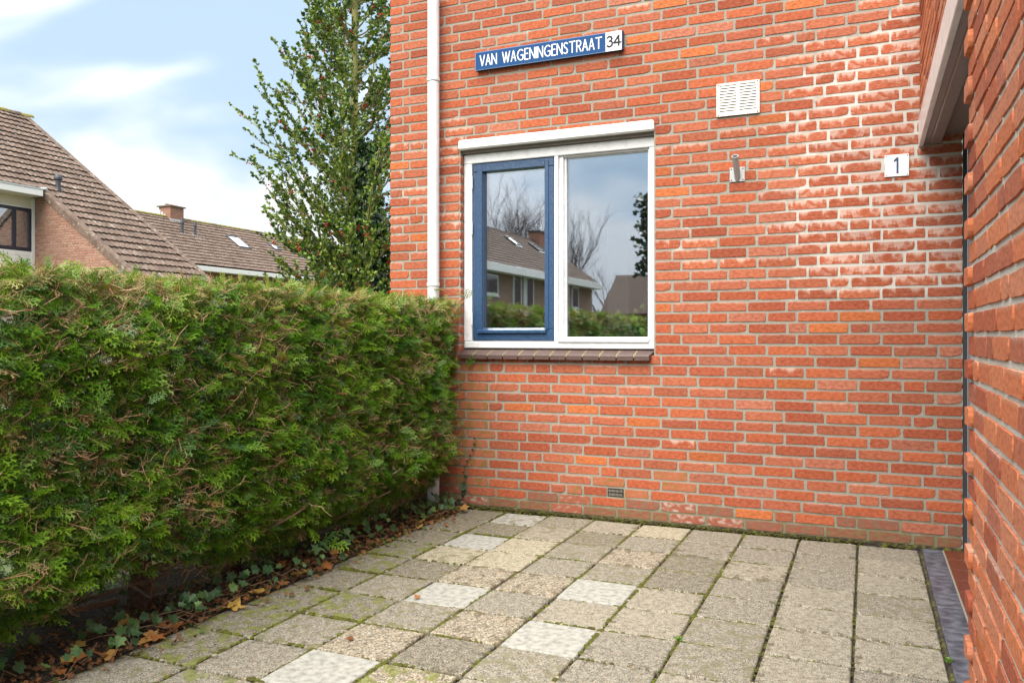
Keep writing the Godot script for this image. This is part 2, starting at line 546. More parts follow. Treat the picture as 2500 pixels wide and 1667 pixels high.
# ------------------------------------------------------------------ bricks
var brick_meshes := {}
func brick_mesh(length: float, variant: int) -> ArrayMesh:
	var size := 0.21 if length > 0.175 else 0.155 if length > 0.125 else 0.10
	var key := "%.3f/%d" % [size, variant]
	if brick_meshes.has(key):
		return brick_meshes[key]
	var r := RandomNumberGenerator.new()
	r.seed = hash(key)
	var nx := 5 if size > 0.12 else 3
	var ny := 2
	var hx := size / 2
	var hy := 0.026
	var inner := []
	var outer := {}
	var chip := r.randi_range(0, 5)
	var shift := r.randf()
	var flip := 1.0 if r.randf() < 0.5 else -1.0
	for j in ny + 1:
		for i in nx + 1:
			var edge_x := -1 if i == 0 else 1 if i == nx else 0
			var edge_y := -1 if j == 0 else 1 if j == ny else 0
			var p := Vector3(lerpf(-hx + 0.0026, hx - 0.0026, float(i) / nx), lerpf(-hy + 0.0024, hy - 0.0024, float(j) / ny), r.randf_range(-0.0004, 0.0003))
			if not edge_x:
				p.x += r.randf_range(-0.008, 0.008)
			if edge_x or edge_y:
				p.x += r.randf_range(-0.0014, 0.0008) * edge_x
				p.y += r.randf_range(-0.0016, 0.0009) * edge_y
			if edge_x and edge_y:
				p.x -= edge_x * r.randf_range(0.0, 0.0025)
				p.y -= edge_y * r.randf_range(0.0, 0.002)
				if chip == 0 and edge_x > 0 and edge_y < 0:
					p += Vector3(-0.006, 0.004, -0.002)
			inner.append(p)
			if edge_x or edge_y:
				outer[inner.size() - 1] = p + Vector3(edge_x * 0.0026, edge_y * 0.0024, -0.009 - p.z)
	var st := SurfaceTool.new()
	st.begin(Mesh.PRIMITIVE_TRIANGLES)
	var put := func(p: Vector3):
		st.set_uv(Vector2((p.x * flip + hx) / 0.21 + shift, clampf((hy - p.y) / 0.052, 0.02, 0.98)))
		st.add_vertex(p)
	st.set_smooth_group(1)
	for j in ny:
		for i in nx:
			var a: Vector3 = inner[j * (nx + 1) + i]
			var b: Vector3 = inner[j * (nx + 1) + i + 1]
			var c: Vector3 = inner[(j + 1) * (nx + 1) + i + 1]
			var d: Vector3 = inner[(j + 1) * (nx + 1) + i]
			for p in [a, d, c, a, c, b]:
				put.call(p)
	st.set_smooth_group(2)
	var ring := []
	for i in nx:
		ring.append(i)
	for j in ny:
		ring.append(j * (nx + 1) + nx)
	for i in nx:
		ring.append(ny * (nx + 1) + nx - i)
	for j in ny:
		ring.append((ny - j) * (nx + 1))
	for k in ring.size():
		var a: int = ring[k]
		var b: int = ring[(k + 1) % ring.size()]
		for p in [inner[a], inner[b], outer[b], inner[a], outer[b], outer[a]]:
			put.call(p)
	st.generate_normals()
	brick_meshes[key] = st.commit()
	return brick_meshes[key]

# Courses of brick on the plane through FROM with axes ALONG and up. RANGES: course -> [[start, end], ...] along the wall. PICK: (middle of the brick along, height) -> material.
# Returns dictionaries with transform, mesh, material and the brick's size.
func courses(from: Vector3, along: Vector3, count: int, pitch: float, ranges: Callable, pick: Callable, joint := 0.0095, first := 0) -> Array:
	var out := []
	var normal := along.cross(Vector3.UP).normalized()
	var before := []
	for k in range(first, count):
		var joints := []
		for seg in ranges.call(k):
			var x: float = seg[0]
			var end: float = seg[1]
			var opening := true
			while end - x > 0.03:
				var left := end - x
				var want := 0.21
				var options := [0.21, 0.10, 0.155]
				if opening:
					options = [[0.10, 0.155, 0.21], [0.155, 0.10, 0.21], [0.21, 0.10, 0.155]][posmod(k * 2 + int(k / 5.0), 3) if end - x < 2.0 else k % 2]
				elif rng.randf() < 0.09:
					options = [0.10, 0.21, 0.155]
				for tried in options:
					want = tried
					var clash := false
					for o in before:
						if absf(o - joint - (x + want)) < 0.021:
							clash = true
					if not clash:
						break
				if left < 0.225:
					want = left
				elif left - want < 0.065:
					want = 0.10 if left > 0.23 and left < 0.33 else left * 0.5
				opening = false
				var mid := x + want / 2
				var h := from.y + pitch * k + 0.026
				var size := 0.21 if want > 0.175 else 0.155 if want > 0.125 else 0.10
				var b := Basis(along, Vector3.UP, normal).rotated(normal, rng.randf_range(-0.006, 0.006))
				b.x *= want / size
				b.y *= rng.randf_range(1.0, 1.055)
				var at := Vector3(from.x, 0, from.z) + along * mid + Vector3.UP * (h + rng.randf_range(-0.001, 0.001)) + normal * rng.randf_range(-0.0014, 0.0016)
				out.append({"t": Transform3D(b, at), "mesh": brick_mesh(want, rng.randi_range(0, 13)), "mat": pick.call(mid, h), "len": want, "k": k, "x": mid, "first": x - float(seg[0]) < 0.01})
				x += want + joint * rng.randf_range(0.85, 1.2)
				joints.append(x)
		before = joints
	return out

# The KEEP bricks that show largest become parts; the rest are joined.
func set_bricks(list: Array, parent: Node, keep: int, seen = null) -> void:
	for b in list:
		var d: Vector3 = b.t.origin - EYE
		b.show = b.len / d.length_squared() * (0.2 + absf(b.t.basis.z.normalized().dot(d.normalized())))
		if seen != null and not seen.call(b.t.origin):
			b.show *= 0.01
	list.sort_custom(func(a, b): return a.show > b.show)
	var rest := {}
	for i in list.size():
		var b: Dictionary = list[i]
		if i < keep:
			var o := mk("brick", b.mesh, b.mat, parent)
			o.transform = b.t
			continue
		if not rest.has(b.mat):
			rest[b.mat] = SurfaceTool.new()
			rest[b.mat].set_material(b.mat)
		rest[b.mat].append_from(b.mesh, 0, b.t)
	if rest.size():
		var m := ArrayMesh.new()
		for st in rest.values():
			m = st.commit(m)
		var o := MeshInstance3D.new()
		o.name = "bricks"
		o.mesh = m
		o.set_meta("kind", "stuff")
		parent.add_child(o, true)

func clay(bloom: float) -> Material:
	var k := 0
	if bloom > 0.66 and rng.randf() < 0.85:
		k = rng.randi_range(9, 11)
	elif bloom > 0.36 and rng.randf() < 0.9:
		k = rng.randi_range(7, 10)
	elif bloom > 0.12 and rng.randf() < 0.7:
		k = rng.randi_range(5, 8)
	else:
		k = [0, 0, 0, 0, 1, 1, 1, 2, 2, 2, 3, 4, 5, 6, 1, 5][rng.randi_range(0, 15)]
	return M.brick[k * 3 + [0, 0, 1, 1, 2][rng.randi_range(0, 4)]]

# ------------------------------------------------------------------ ground and paving
func ground() -> void:
	var st := st_new()
	quad(st, Vector3(-300, -0.09, -300), Vector3(300, -0.09, -300), Vector3(300, -0.09, 300), Vector3(-300, -0.09, 300), Vector3.UP)
	var g := mk("ground", done(st), M.grass)
	tag(g, "", "", "", "structure")
	# earth under the hedge
	st = SurfaceTool.new()
	st.begin(Mesh.PRIMITIVE_TRIANGLES)
	var nx := 16
	var nz := 90
	var p := func(i: int, j: int) -> Vector3:
		var x := lerpf(-3.7, -2.40, float(i) / nx)
		var z := lerpf(-0.02, 5.4, float(j) / nz)
		return Vector3(x, -0.014 + 0.016 * grain.get_noise_2d(x * 6.0, z * 6.0) + 0.035 * smoothstep(-2.40, -2.8, x) + 0.008 * grain.get_noise_2d(x * 25.0, z * 25.0), z)
	for i in nx:
		for j in nz:
			for q in [[0, 0], [1, 0], [1, 1], [0, 0], [1, 1], [0, 1]]:
				st.add_vertex(p.call(i + q[0], j + q[1]))
	st.generate_normals()
	tag(mk("planting_bed", st.commit(), M.soil), "", "", "", "structure")

func speckled(base: Color, dark: Color, pale: Color, stones: int, big: float, sd: int, darks := 0.5) -> ImageTexture:
	var r := RandomNumberGenerator.new()
	r.seed = sd
	var n := FastNoiseLite.new()
	n.seed = sd
	n.frequency = 0.02
	n.fractal_octaves = 4
	var w := 512
	var im := n.get_seamless_image(w, w)
	im.convert(Image.FORMAT_RGB8)
	for j in w:
		for i in w:
			var a := im.get_pixel(i, j).r - 0.5
			var f := r.randf_range(-0.16, 0.16)
			var c := base
			var v := a * 0.5 + f
			c = c.lightened(v * 0.5) if v > 0.0 else c.darkened(-v)
			im.set_pixel(i, j, c)
	for k in stones:
		var cx := r.randi_range(0, w - 1)
		var cy := r.randi_range(0, w - 1)
		var rad := r.randf_range(0.6, big) * r.randf_range(0.5, 1.0)
		var c := dark.lerp(base, r.randf_range(0.0, 0.5)) if r.randf() < darks else pale.lerp(base, r.randf_range(0.0, 0.5))
		if r.randf() < 0.06:
			c = L(0.34, 0.20, 0.12)
		var turn := r.randf_range(0.5, 1.0)
		for j in range(-int(rad) - 1, int(rad) + 2):
			for i in range(-int(rad) - 1, int(rad) + 2):
				if i * i * turn + j * j / turn < rad * rad:
					im.set_pixel(posmod(cx + i, w), posmod(cy + j, w), c)
	return ImageTexture.create_from_image(im)

# dirt or moss that lies over a slab, with ragged edges
func overlay(c1: Color, c2: Color, much: float, rim: float, sd: int) -> ImageTexture:
	var w := 128
	var im := Image.create(w, w, false, Image.FORMAT_RGBA8)
	var n := FastNoiseLite.new()
	n.seed = sd
	n.frequency = 1.0
	n.fractal_octaves = 5
	for j in w:
		for i in w:
			var u := Vector2(i, j) / w
			var e := minf(minf(u.x, 1.0 - u.x), minf(u.y, 1.0 - u.y))
			var a := n.get_noise_2d(u.x * 3.2, u.y * 3.2) + 0.35 * n.get_noise_2d(u.x * 22.0, u.y * 22.0)
			var k := smoothstep(0.42 - much, 0.62 - much, a + rim * (1.0 - smoothstep(0.0, 0.16, e)))
			var g := n.get_noise_2d(u.x * 60.0, u.y * 60.0)
			var c := c1.lerp(c2, clampf(0.5 + 0.9 * n.get_noise_2d(u.x * 6.0 + 30.0, u.y * 6.0) + 0.4 * g, 0.0, 1.0))
			c.a = clampf(k * (0.72 + 0.6 * g), 0.0, 0.93)
			im.set_pixel(i, j, c)
	return ImageTexture.create_from_image(im)

func slab_mesh(variant: int) -> ArrayMesh:
	var r := RandomNumberGenerator.new()
	r.seed = 300 + variant
	var st := SurfaceTool.new()
	st.begin(Mesh.PRIMITIVE_TRIANGLES)
	var shift := Vector2(r.randf(), r.randf())
	var put := func(p: Vector3):
		st.set_uv(Vector2(p.x, p.z) / 0.42 + shift)
		st.set_uv2(Vector2(p.x, p.z) / 0.30 + Vector2(0.5, 0.5))
		st.add_vertex(p)
	var rings := []
	for level in [[0.1405, 0.0], [0.1444, -0.0022], [0.1460, -0.007], [0.1465, -0.05]]:
		var ring := []
		for side in 4:
			for s in 4:
				var t := lerpf(-1.0, 1.0, s / 4.0)
				var p := Vector2(t, -1).rotated(side * PI / 2) * float(level[0])
				p *= 1.0 - (0.012 if s == 0 else 0.0) + r.randf_range(-0.006, 0.004)
				ring.append(Vector3(p.x, level[1], p.y))
		rings.append(ring)
	st.set_smooth_group(-1)
	for k in 16:
		for q in [Vector3.ZERO, rings[0][k], rings[0][(k + 1) % 16]]:
			put.call(q)
	st.set_smooth_group(2)
	for l in 3:
		for k in 16:
			var a: Vector3 = rings[l][k]
			var b: Vector3 = rings[l][(k + 1) % 16]
			var c: Vector3 = rings[l + 1][(k + 1) % 16]
			var d: Vector3 = rings[l + 1][k]
			for q in [a, c, b, a, d, c]:
				put.call(q)
	st.generate_normals()
	return st.commit()

func patio() -> void:
	var root := Node3D.new()
	root.name = "patio"
	root.set_meta("kind", "structure")
	add_child(root)
	var st := st_new()
	quad(st, Vector3(-2.50, -0.018, 0.0), Vector3(0.262, -0.018, 0.0), Vector3(0.262, -0.018, 5.6), Vector3(-2.50, -0.018, 5.6), Vector3.UP)
	mk("joint_sand", done(st), M.joint, root)
	var wash := [
		speckled(L(0.228, 0.208, 0.160), L(0.045, 0.044, 0.043), L(0.42, 0.395, 0.33), 9000, 4.0, 51, 0.52),
		speckled(L(0.262, 0.237, 0.180), L(0.07, 0.064, 0.055), L(0.44, 0.41, 0.33), 7500, 3.8, 52, 0.45),
		speckled(L(0.178, 0.161, 0.118), L(0.035, 0.034, 0.032), L(0.40, 0.37, 0.30), 9000, 4.0, 53, 0.55),
		speckled(L(0.23, 0.198, 0.142), L(0.06, 0.05, 0.04), L(0.46, 0.42, 0.33), 6000, 6.5, 54, 0.35),
		speckled(L(0.335, 0.332, 0.298), L(0.30, 0.28, 0.22), L(0.42, 0.415, 0.375), 1500, 2.0, 55, 0.6),
		speckled(L(0.32, 0.288, 0.205), L(0.10, 0.085, 0.06), L(0.60, 0.56, 0.44), 3500, 4.2, 56, 0.5),
	]
	var clean := overlay(L(0.10, 0.086, 0.048), L(0.062, 0.052, 0.03), -0.06, 0.36, 60)
	var rimmed := overlay(L(0.16, 0.14, 0.085), L(0.11, 0.095, 0.055), -0.42, 0.5, 66)
	var dirt := overlay(L(0.060, 0.042, 0.022), L(0.10, 0.08, 0.036), 0.20, 0.25, 61)
	var green := overlay(L(0.105, 0.105, 0.026), L(0.155, 0.140, 0.065), 0.20, 0.3, 62)
	var bright := overlay(L(0.165, 0.20, 0.014), L(0.09, 0.095, 0.02), 0.38, 0.1, 63)
	var film := overlay(L(0.19, 0.178, 0.105), L(0.14, 0.128, 0.07), 0.30, 0.2, 64)
	var cache := {}
	var make := func(w: int, o: int) -> StandardMaterial3D:
		var key := w * 10 + o
		if not cache.has(key):
			var m := mat(Color.WHITE, 0.88, 0.0, 0.4)
			m.albedo_texture = wash[w]
			m.heightmap_enabled = true
			m.heightmap_texture = wash[w]
			m.heightmap_scale = 0.12 if w != 4 else 0.05
			m.detail_enabled = true
			m.detail_albedo = [clean, dirt, green, bright, film][o] if w != 4 or o != 0 else rimmed
			m.detail_uv_layer = BaseMaterial3D.DETAIL_UV_2
			m.detail_blend_mode = BaseMaterial3D.BLEND_MODE_MIX
			cache[key] = m
		return cache[key]
	# the slabs that stand out, by column from the porch and row from the wall: [wash, overlay]
	var known := {"7,0": [4, 4], "7,2": [4, 0], "7,3": [5, 4], "6,5": [4, 0], "4,4": [4, 0], "4,6": [4, 0], "6,8": [4, 0], "4,0": [5, 0], "5,6": [3, 1], "6,4": [3, 1], "7,6": [2, 3], "8,8": [2, 3], "3,2": [2, 2], "5,1": [2, 4], "8,1": [2, 4], "6,7": [3, 0], "5,8": [3, 3], "5,4": [3, 1], "8,3": [2, 3], "7,4": [2, 2], "6,2": [5, 0], "8,4": [2, 3], "8,5": [2, 2], "8,6": [2, 3], "8,7": [2, 3], "3,1": [0, 1], "2,2": [1, 1], "6,3": [5, 0], "4,2": [3, 1], "7,7": [0, 2], "7,8": [0, 0], "8,2": [2, 4], "8,0": [2, 4], "7,1": [2, 4], "6,1": [1, 4], "6,6": [0, 2], "7,5": [0, 4]}
	var meshes := []
	for v in 8:
		meshes.append(slab_mesh(v))
	for r in 17:
		for c in 9:
			var key := "%d,%d" % [c, r]
			var k: Array = known.get(key, [[0, 0, 1, 2, 0, 1][rng.randi_range(0, 5)], [0, 0, 0, 4, 0][rng.randi_range(0, 4)]])
			if c > 5 and not known.has(key):
				k = [[0, 2, 2][rng.randi_range(0, 2)], [3, 2, 3, 2][rng.randi_range(0, 3)]]
			if c < 3 and not known.has(key):
				k = [[0, 1, 0, 1][rng.randi_range(0, 3)], [0, 0, 0, 4][rng.randi_range(0, 3)]]
			var o := mk("paving_slab", meshes[rng.randi_range(0, 7)], make.call(k[0], k[1]), root)
			var wild := 1.0 if c > 3 else 0.5
			o.position = Vector3(0.2555 - 0.302 * (c + 0.5) + rng.randf_range(-0.002, 0.002) * wild, rng.randf_range(-0.003, 0.002) * wild, 0.030 + 0.302 * (r + 0.5) + rng.randf_range(-0.003, 0.003) * wild)
			if c >= 7:
				o.position.y -= 0.004
			o.rotation = Vector3(rng.randf_range(-0.006, 0.006) * wild, PI / 2 * rng.randi_range(0, 3) + rng.randf_range(-0.008, 0.008) * wild, rng.randf_range(-0.006, 0.006) * wild)
	# moss cushions and grit in the joints
	var blob := SphereMesh.new()
	blob.radius = 1.0
	blob.height = 1.6
	blob.radial_segments = 6
	blob.rings = 3
	var where := []
	var tints := []
	for k in 9500:
		var c := rng.randi_range(0, 9)
		var r := rng.randi_range(0, 12)
		var p := Vector3(0.2555 - 0.302 * c + rng.randf_range(-0.006, 0.006), -0.006, 0.022 + 0.302 * (r + rng.randf()))
		if rng.randf() < 0.45:
			p = Vector3(0.2555 - 0.302 * (c + rng.randf()), -0.006, 0.022 + 0.302 * r + rng.randf_range(-0.006, 0.006))
		if p.x < -2.46 or p.x > 0.24:
			continue
		var wet := grain.get_noise_2d(p.x * 2.3 + 4.0, p.z * 2.3) + (0.16 if p.x < -0.5 else -0.14)
		if wet < 0.12 and rng.randf() > 0.12:
			continue
		var s := rng.randf_range(0.003, 0.0078) * (1.0 + maxf(wet, 0.0))
		where.append(Transform3D(Basis.from_euler(Vector3(0, rng.randf() * TAU, 0)).scaled(Vector3(s * 1.3, s * 0.75, s * 1.3)), p))
		var g := Color(0.095, 0.115, 0.014).lerp(Color(0.06, 0.05, 0.02), rng.randf())
		if rng.randf() < 0.05:
			g = Color(0.28, 0.24, 0.19)
		tints.append(g)
	for k in 2600:
		var x := rng.randf_range(-2.45, 0.25)
		var much := 0.45 + grain.get_noise_2d(x * 3.0, 55.0) + (0.2 if x < -0.6 else -0.15)
		if rng.randf() > much:
			continue
		var s := rng.randf_range(0.003, 0.009)
		where.append(Transform3D(Basis.from_euler(Vector3(0, rng.randf() * TAU, 0)).scaled(Vector3(s * 1.3, s * 0.9, s * 1.2)), Vector3(x, rng.randf_range(-0.004, 0.012), rng.randf_range(0.0, 0.016))))
		tints.append(Color(0.075, 0.08, 0.018).lerp(Color(0.035, 0.028, 0.016), rng.randf()))
	many("moss", blob, M.moss, where, tints, root).set_meta("kind", "stuff")

# ------------------------------------------------------------------ the brick house
const WX0 := -2.513   # window opening
const WX1 := -1.190
const WY0 := 1.058
const WY1 := 2.39
const PITCH := 0.0634

func brick_house() -> void:
	var house := thing("brick_house", "orange-red brick house with street name sign and blue casement window", "house")
	M.house = house
	var top := 4.4
	# wall core behind the brick faces: mortar shows in the joints
	var wall := part_node("gable_wall", house)
	var st := st_new()
	span(st, Vector3(-3.058, -0.1, -0.30), Vector3(WX0, top, -0.0048))
	span(st, Vector3(WX1, -0.1, -0.30), Vector3(0.458, top, -0.0048))
	span(st, Vector3(WX0, -0.1, -0.30), Vector3(WX1, WY0 - 0.045, -0.0048))
	span(st, Vector3(WX0, WY1, -0.30), Vector3(WX1, top, -0.0048))
	mk("core", done(st), M.mortar, wall)
	st = st_new()
	for e in [[-3.058, WX0, -0.1, top], [WX1, 0.458, -0.1, top], [WX0, WX1, -0.1, WY0 - 0.045], [WX0, WX1, WY1, top]]:
		for q in [[e[0], e[2]], [e[0], e[3]], [e[1], e[3]], [e[0], e[2]], [e[1], e[3]], [e[1], e[2]]]:
			st.set_uv2(Vector2((q[0] + 3.1) / 3.6, 1.0 - q[1] / 4.5))
			st.add_vertex(Vector3(q[0], q[1], -0.0036))
	mk("mortar", done(st), M.mortar_gable, wall)
	bx("foot_joint", Vector3(-3.066, -0.06, -0.02), Vector3(0.463, 0.019, -0.0015), M.joint, wall)
	var ranges := func(k: int) -> Array:
		var y := 0.022 + PITCH * k
		if k == 2:
			return [[-3.066, -1.487], [-1.377, 0.463]]
		if y + 0.045 > WY0 - 0.035 and y + 0.02 < WY1:
			return [[-3.066, WX0 - 0.006], [WX1 + 0.006, 0.463]]
		return [[-3.066, 0.463]]
	var pick := func(x: float, y: float) -> Material:
		if y < 0.06 and rng.randf() < 0.9:
			return M.damp[[0, 2, 1][rng.randi_range(0, 2)] if x < -0.7 else [1, 3, 3][rng.randi_range(0, 2)]]
		if y < 0.125 and rng.randf() < 0.6:
			return M.damp[[0, 2, 3][rng.randi_range(0, 2)] if x < -1.0 else 3]
		if x < -2.28 and y < 0.95 and rng.randf() < 0.75:
			return M.algae[0 if x < -2.36 else 1]
		if y < 0.32 and x > -1.8 and x < -1.0 and rng.randf() < 0.45:
			return M.algae[1]
		var bloom := lime_at(x, y)
		return clay(bloom + rng.randf_range(-0.1, 0.1))
	var list := courses(Vector3(0, 0.022, 0), Vector3.RIGHT, int(4.2 / PITCH), PITCH, ranges, pick)
	var seen := func(p: Vector3) -> bool:
		return not (p.x < -2.4 and p.y < 1.35) and p.y < 1.1384 + (4.898 * 0.917 - p.x * 0.4) * 0.4135
	set_bricks(list, wall, 300, seen)
	# returns of the window opening
	list = courses(Vector3(WX0 + 0.004, 0.022, 0.0), Vector3.FORWARD, int(2.4 / PITCH), PITCH, func(_k): return [[0.003, 0.049]], func(_x, _y): return clay(0.2), 0.011, 16)
	set_bricks(list, wall, 0)
	drainpipe(house)
	window(house)

func drainpipe(house: Node) -> void:
	var pipe := part_node("drainpipe", house, Vector3(-2.680, 0, 0.068))
	mk("pipe_section", lathe([Vector2(0.040, -0.02), Vector2(0.040, 1.479)], 28), M.pipe, pipe)
	mk("pipe_section", lathe([Vector2(0.040, 1.505), Vector2(0.040, 2.857)], 28), M.pipe, pipe)
	mk("pipe_section", lathe([Vector2(0.040, 2.883), Vector2(0.040, 4.4)], 28), M.pipe, pipe)
	for y in [1.479, 2.857]:
		mk("collar", lathe([Vector2(0.0385, y - 0.003), Vector2(0.0385, y), Vector2(0.0435, y + 0.0005), Vector2(0.0442, y + 0.003), Vector2(0.0442, y + 0.021), Vector2(0.0432, y + 0.0235), Vector2(0.0385, y + 0.024), Vector2(0.0385, y + 0.028)], 28), M.pipe, pipe)
		mk("seal", lathe([Vector2(0.0405, y - 0.0035), Vector2(0.0405, y - 0.0005)], 28), M.rubber, pipe)
	for y in [0.9, 2.2, 3.4]:
		bx("bracket", Vector3(-0.012, y - 0.012, -0.068), Vector3(0.012, y + 0.012, -0.034), M.pipe, pipe)

func rail(called: String, x0: float, x1: float, y0: float, y1: float, z0: float, z1: float, m: Material, parent: Node, bevel := 0.003) -> MeshInstance3D:
	return bx(called, Vector3(x0, y0, z0), Vector3(x1, y1, z1), m, parent, bevel)

func window(house: Node) -> void:
	var w := part_node("window", house)
	var F := -0.050
	# white outer frame
	rail("frame_rail", WX0 + 0.003, WX1 - 0.005, 2.308, 2.372, F - 0.09, F, M.white, w, 0.004)
	rail("frame_rail", WX0 + 0.003, WX1 - 0.005, 1.063, 1.110, F - 0.09, F + 0.001, M.white, w, 0.006)
	rail("frame_stile", WX0 + 0.003, -2.4505, 1.1105, 2.3075, F - 0.09, F - 0.0006, M.white, w, 0.003)
	rail("frame_stile", -1.2325, WX1 - 0.005, 1.1105, 2.3075, F - 0.09, F - 0.0006, M.white, w, 0.003)
	rail("mullion", -1.8575, -1.830, 1.1105, 2.3075, F - 0.09, F - 0.001, M.white, w, 0.003)
	# header board and the dark soffit under it
	rail("header_board", -2.517, -1.187, 2.392, 2.456, -0.045, 0.026, M.white_bright, w, 0.008)
	rail("header_soffit", -2.510, -1.193, 2.3735, 2.391, -0.12, -0.022, M.soffit, w, 0.002)
	# the fixed light on the right: stepped beads and panes
	var x0 := -1.830
	var x1 := -1.2325
	for s in [[0.0, 0.030, F - 0.055, F - 0.018], [0.030, 0.046, F - 0.062, F - 0.034]]:
		var a: float = s[0]
		var b: float = s[1]
		var right := a * 0.36
		var right_b := b * 0.36
		rail("glazing_bead", x0 + a, x0 + b, 1.1105 + 0.0, 2.3075 - a * 0.2, s[2], s[3], M.white, w, 0.003)
		rail("glazing_bead", x1 - right_b, x1 - right, 1.1105, 2.3075 - a * 0.2, s[2], s[3], M.white, w, 0.003)
		rail("glazing_bead", x0 + b, x1 - right_b, 2.3075 - b * 0.33, 2.3075 - a * 0.33, s[2], s[3], M.white, w, 0.003)
	var bead := st_new()
	quad(bead, Vector3(-1.832, 1.139, F - 0.03), Vector3(-1.2335, 1.139, F - 0.03), Vector3(-1.2335, 1.132, F + 0.014), Vector3(-1.832, 1.132, F + 0.014), Vector3(0, 1, 0.2))
	quad(bead, Vector3(-1.832, 1.132, F + 0.014), Vector3(-1.2335, 1.132, F + 0.014), Vector3(-1.2335, 1.108, F + 0.014), Vector3(-1.832, 1.108, F + 0.014), Vector3(0, 0, 1))
	quad(bead, Vector3(-1.832, 1.108, F + 0.014), Vector3(-1.2335, 1.108, F + 0.014), Vector3(-1.2335, 1.108, F + 0.0015), Vector3(-1.832, 1.108, F + 0.0015), Vector3(0, -1, 0))
	for x in [-1.832, -1.2335]:
		quad(bead, Vector3(x, 1.139, F - 0.03), Vector3(x, 1.132, F + 0.014), Vector3(x, 1.108, F + 0.014), Vector3(x, 1.108, F - 0.03), Vector3(x + 1.5, 0, 0))
	mk("sill_bead", done(bead), M.white_bright, w)
	for z in [F - 0.050, F - 0.066]:
		rail("pane", -1.784, -1.249, 1.140, 2.2925, z - 0.0002, z + 0.0002, M.pane, w, 0.0)
	# the blue casement on the left
	var sash := part_node("casement", w)
	var zf := F - 0.008
	rail("casement_rail", -2.4455, -1.8605, 2.250, 2.3045, zf - 0.05, zf, M.blue, sash, 0.004)
	rail("casement_rail", -2.4455, -1.8605, 1.1155, 1.188, zf - 0.05, zf, M.blue, sash, 0.004)
	rail("casement_stile", -2.4455, -2.375, 1.1885, 2.2495, zf - 0.05, zf - 0.0006, M.blue, sash, 0.004)
	rail("casement_stile", -1.925, -1.8605, 1.1885, 2.2495, zf - 0.05, zf - 0.0006, M.blue, sash, 0.004)
	for s in [[-2.413, -2.375, 1.155, 2.2865], [-1.925, -1.897, 1.155, 2.2865]]:
		rail("moulding", s[0], s[1], 1.1885, s[3], zf - 0.002, zf + 0.005, M.blue, sash, 0.002)
	rail("moulding", -2.375, -1.925, 2.250, 2.2865, zf - 0.002, zf + 0.005, M.blue, sash, 0.002)
	bead = st_new()
	quad(bead, Vector3(-2.409, 1.199, zf - 0.02), Vector3(-1.912, 1.199, zf - 0.02), Vector3(-1.912, 1.184, zf + 0.020), Vector3(-2.409, 1.184, zf + 0.020), Vector3(0, 1, 0.2))
	quad(bead, Vector3(-2.409, 1.184, zf + 0.020), Vector3(-1.912, 1.184, zf + 0.020), Vector3(-1.912, 1.166, zf + 0.020), Vector3(-2.409, 1.166, zf + 0.020), Vector3(0, 0, 1))
	quad(bead, Vector3(-2.409, 1.166, zf + 0.020), Vector3(-1.912, 1.166, zf + 0.020), Vector3(-1.912, 1.166, zf + 0.0005), Vector3(-2.409, 1.166, zf + 0.0005), Vector3(0, -1, 0))
	for x in [-2.409, -1.912]:
		quad(bead, Vector3(x, 1.199, zf - 0.02), Vector3(x, 1.184, zf + 0.020), Vector3(x, 1.166, zf + 0.020), Vector3(x, 1.166, zf - 0.02), Vector3(x + 2.1, 0, 0))
	mk("drip_bar", done(bead), M.blue, sash)
	for z in [F - 0.042, F - 0.055, F - 0.068]:
		rail("casement_pane", -2.3745, -1.9255, 1.1885, 2.2495, z - 0.0002, z + 0.0002, M.pane, sash, 0.0)
	for y in [2.218, 1.909, 1.299]:
		mk("hinge", lathe([Vector2(0.0, y - 0.082), Vector2(0.0055, y - 0.081), Vector2(0.0065, y - 0.079), Vector2(0.0065, y), Vector2(0.005, y + 0.003), Vector2(0.0, y + 0.004)], 10), M.white, w, Vector3(-2.4485, 0, zf + 0.012))
	# sill of brown glazed tiles with lime joints
	var sill := part_node("window_sill", house)
	var p := func(x: float, t: float, down: float) -> Vector3:
		return Vector3(x, lerpf(1.055, 1.024, t) - down, lerpf(-0.052, 0.042, t))
	var one := func(x: float, wide: float, skew: float) -> ArrayMesh:
		var s := st_new()
		var b := 0.003
		var a := [p.call(x, 0.0, 0.0), p.call(x + wide, 0.0, 0.0), p.call(x + wide - skew, 1.0 - b * 8, 0.0), p.call(x, 1.0 - b * 8, 0.0)]
		var f := [p.call(x, 1.0, b), p.call(x + wide - skew, 1.0, b), p.call(x + wide - skew, 1.0, 0.029), p.call(x, 1.0, 0.029)]
		quad(s, a[0], a[1], a[2], a[3], Vector3.UP)
		quad(s, a[3], a[2], f[1], f[0], Vector3(0, 1, 1))
		quad(s, f[0], f[1], f[2], f[3], Vector3.BACK)
		quad(s, f[3], f[2], p.call(x + wide, 0.0, 0.05), p.call(x, 0.0, 0.05), Vector3.DOWN)
		quad(s, a[0], a[3], f[3], p.call(x, 0.0, 0.05), Vector3.LEFT)
		tri(s, a[3], f[0], f[3], Vector3.LEFT)
		quad(s, a[1], a[2], f[2], p.call(x + wide, 0.0, 0.05), Vector3.RIGHT)
		tri(s, a[2], f[1], f[2], Vector3.RIGHT)
		return done(s)
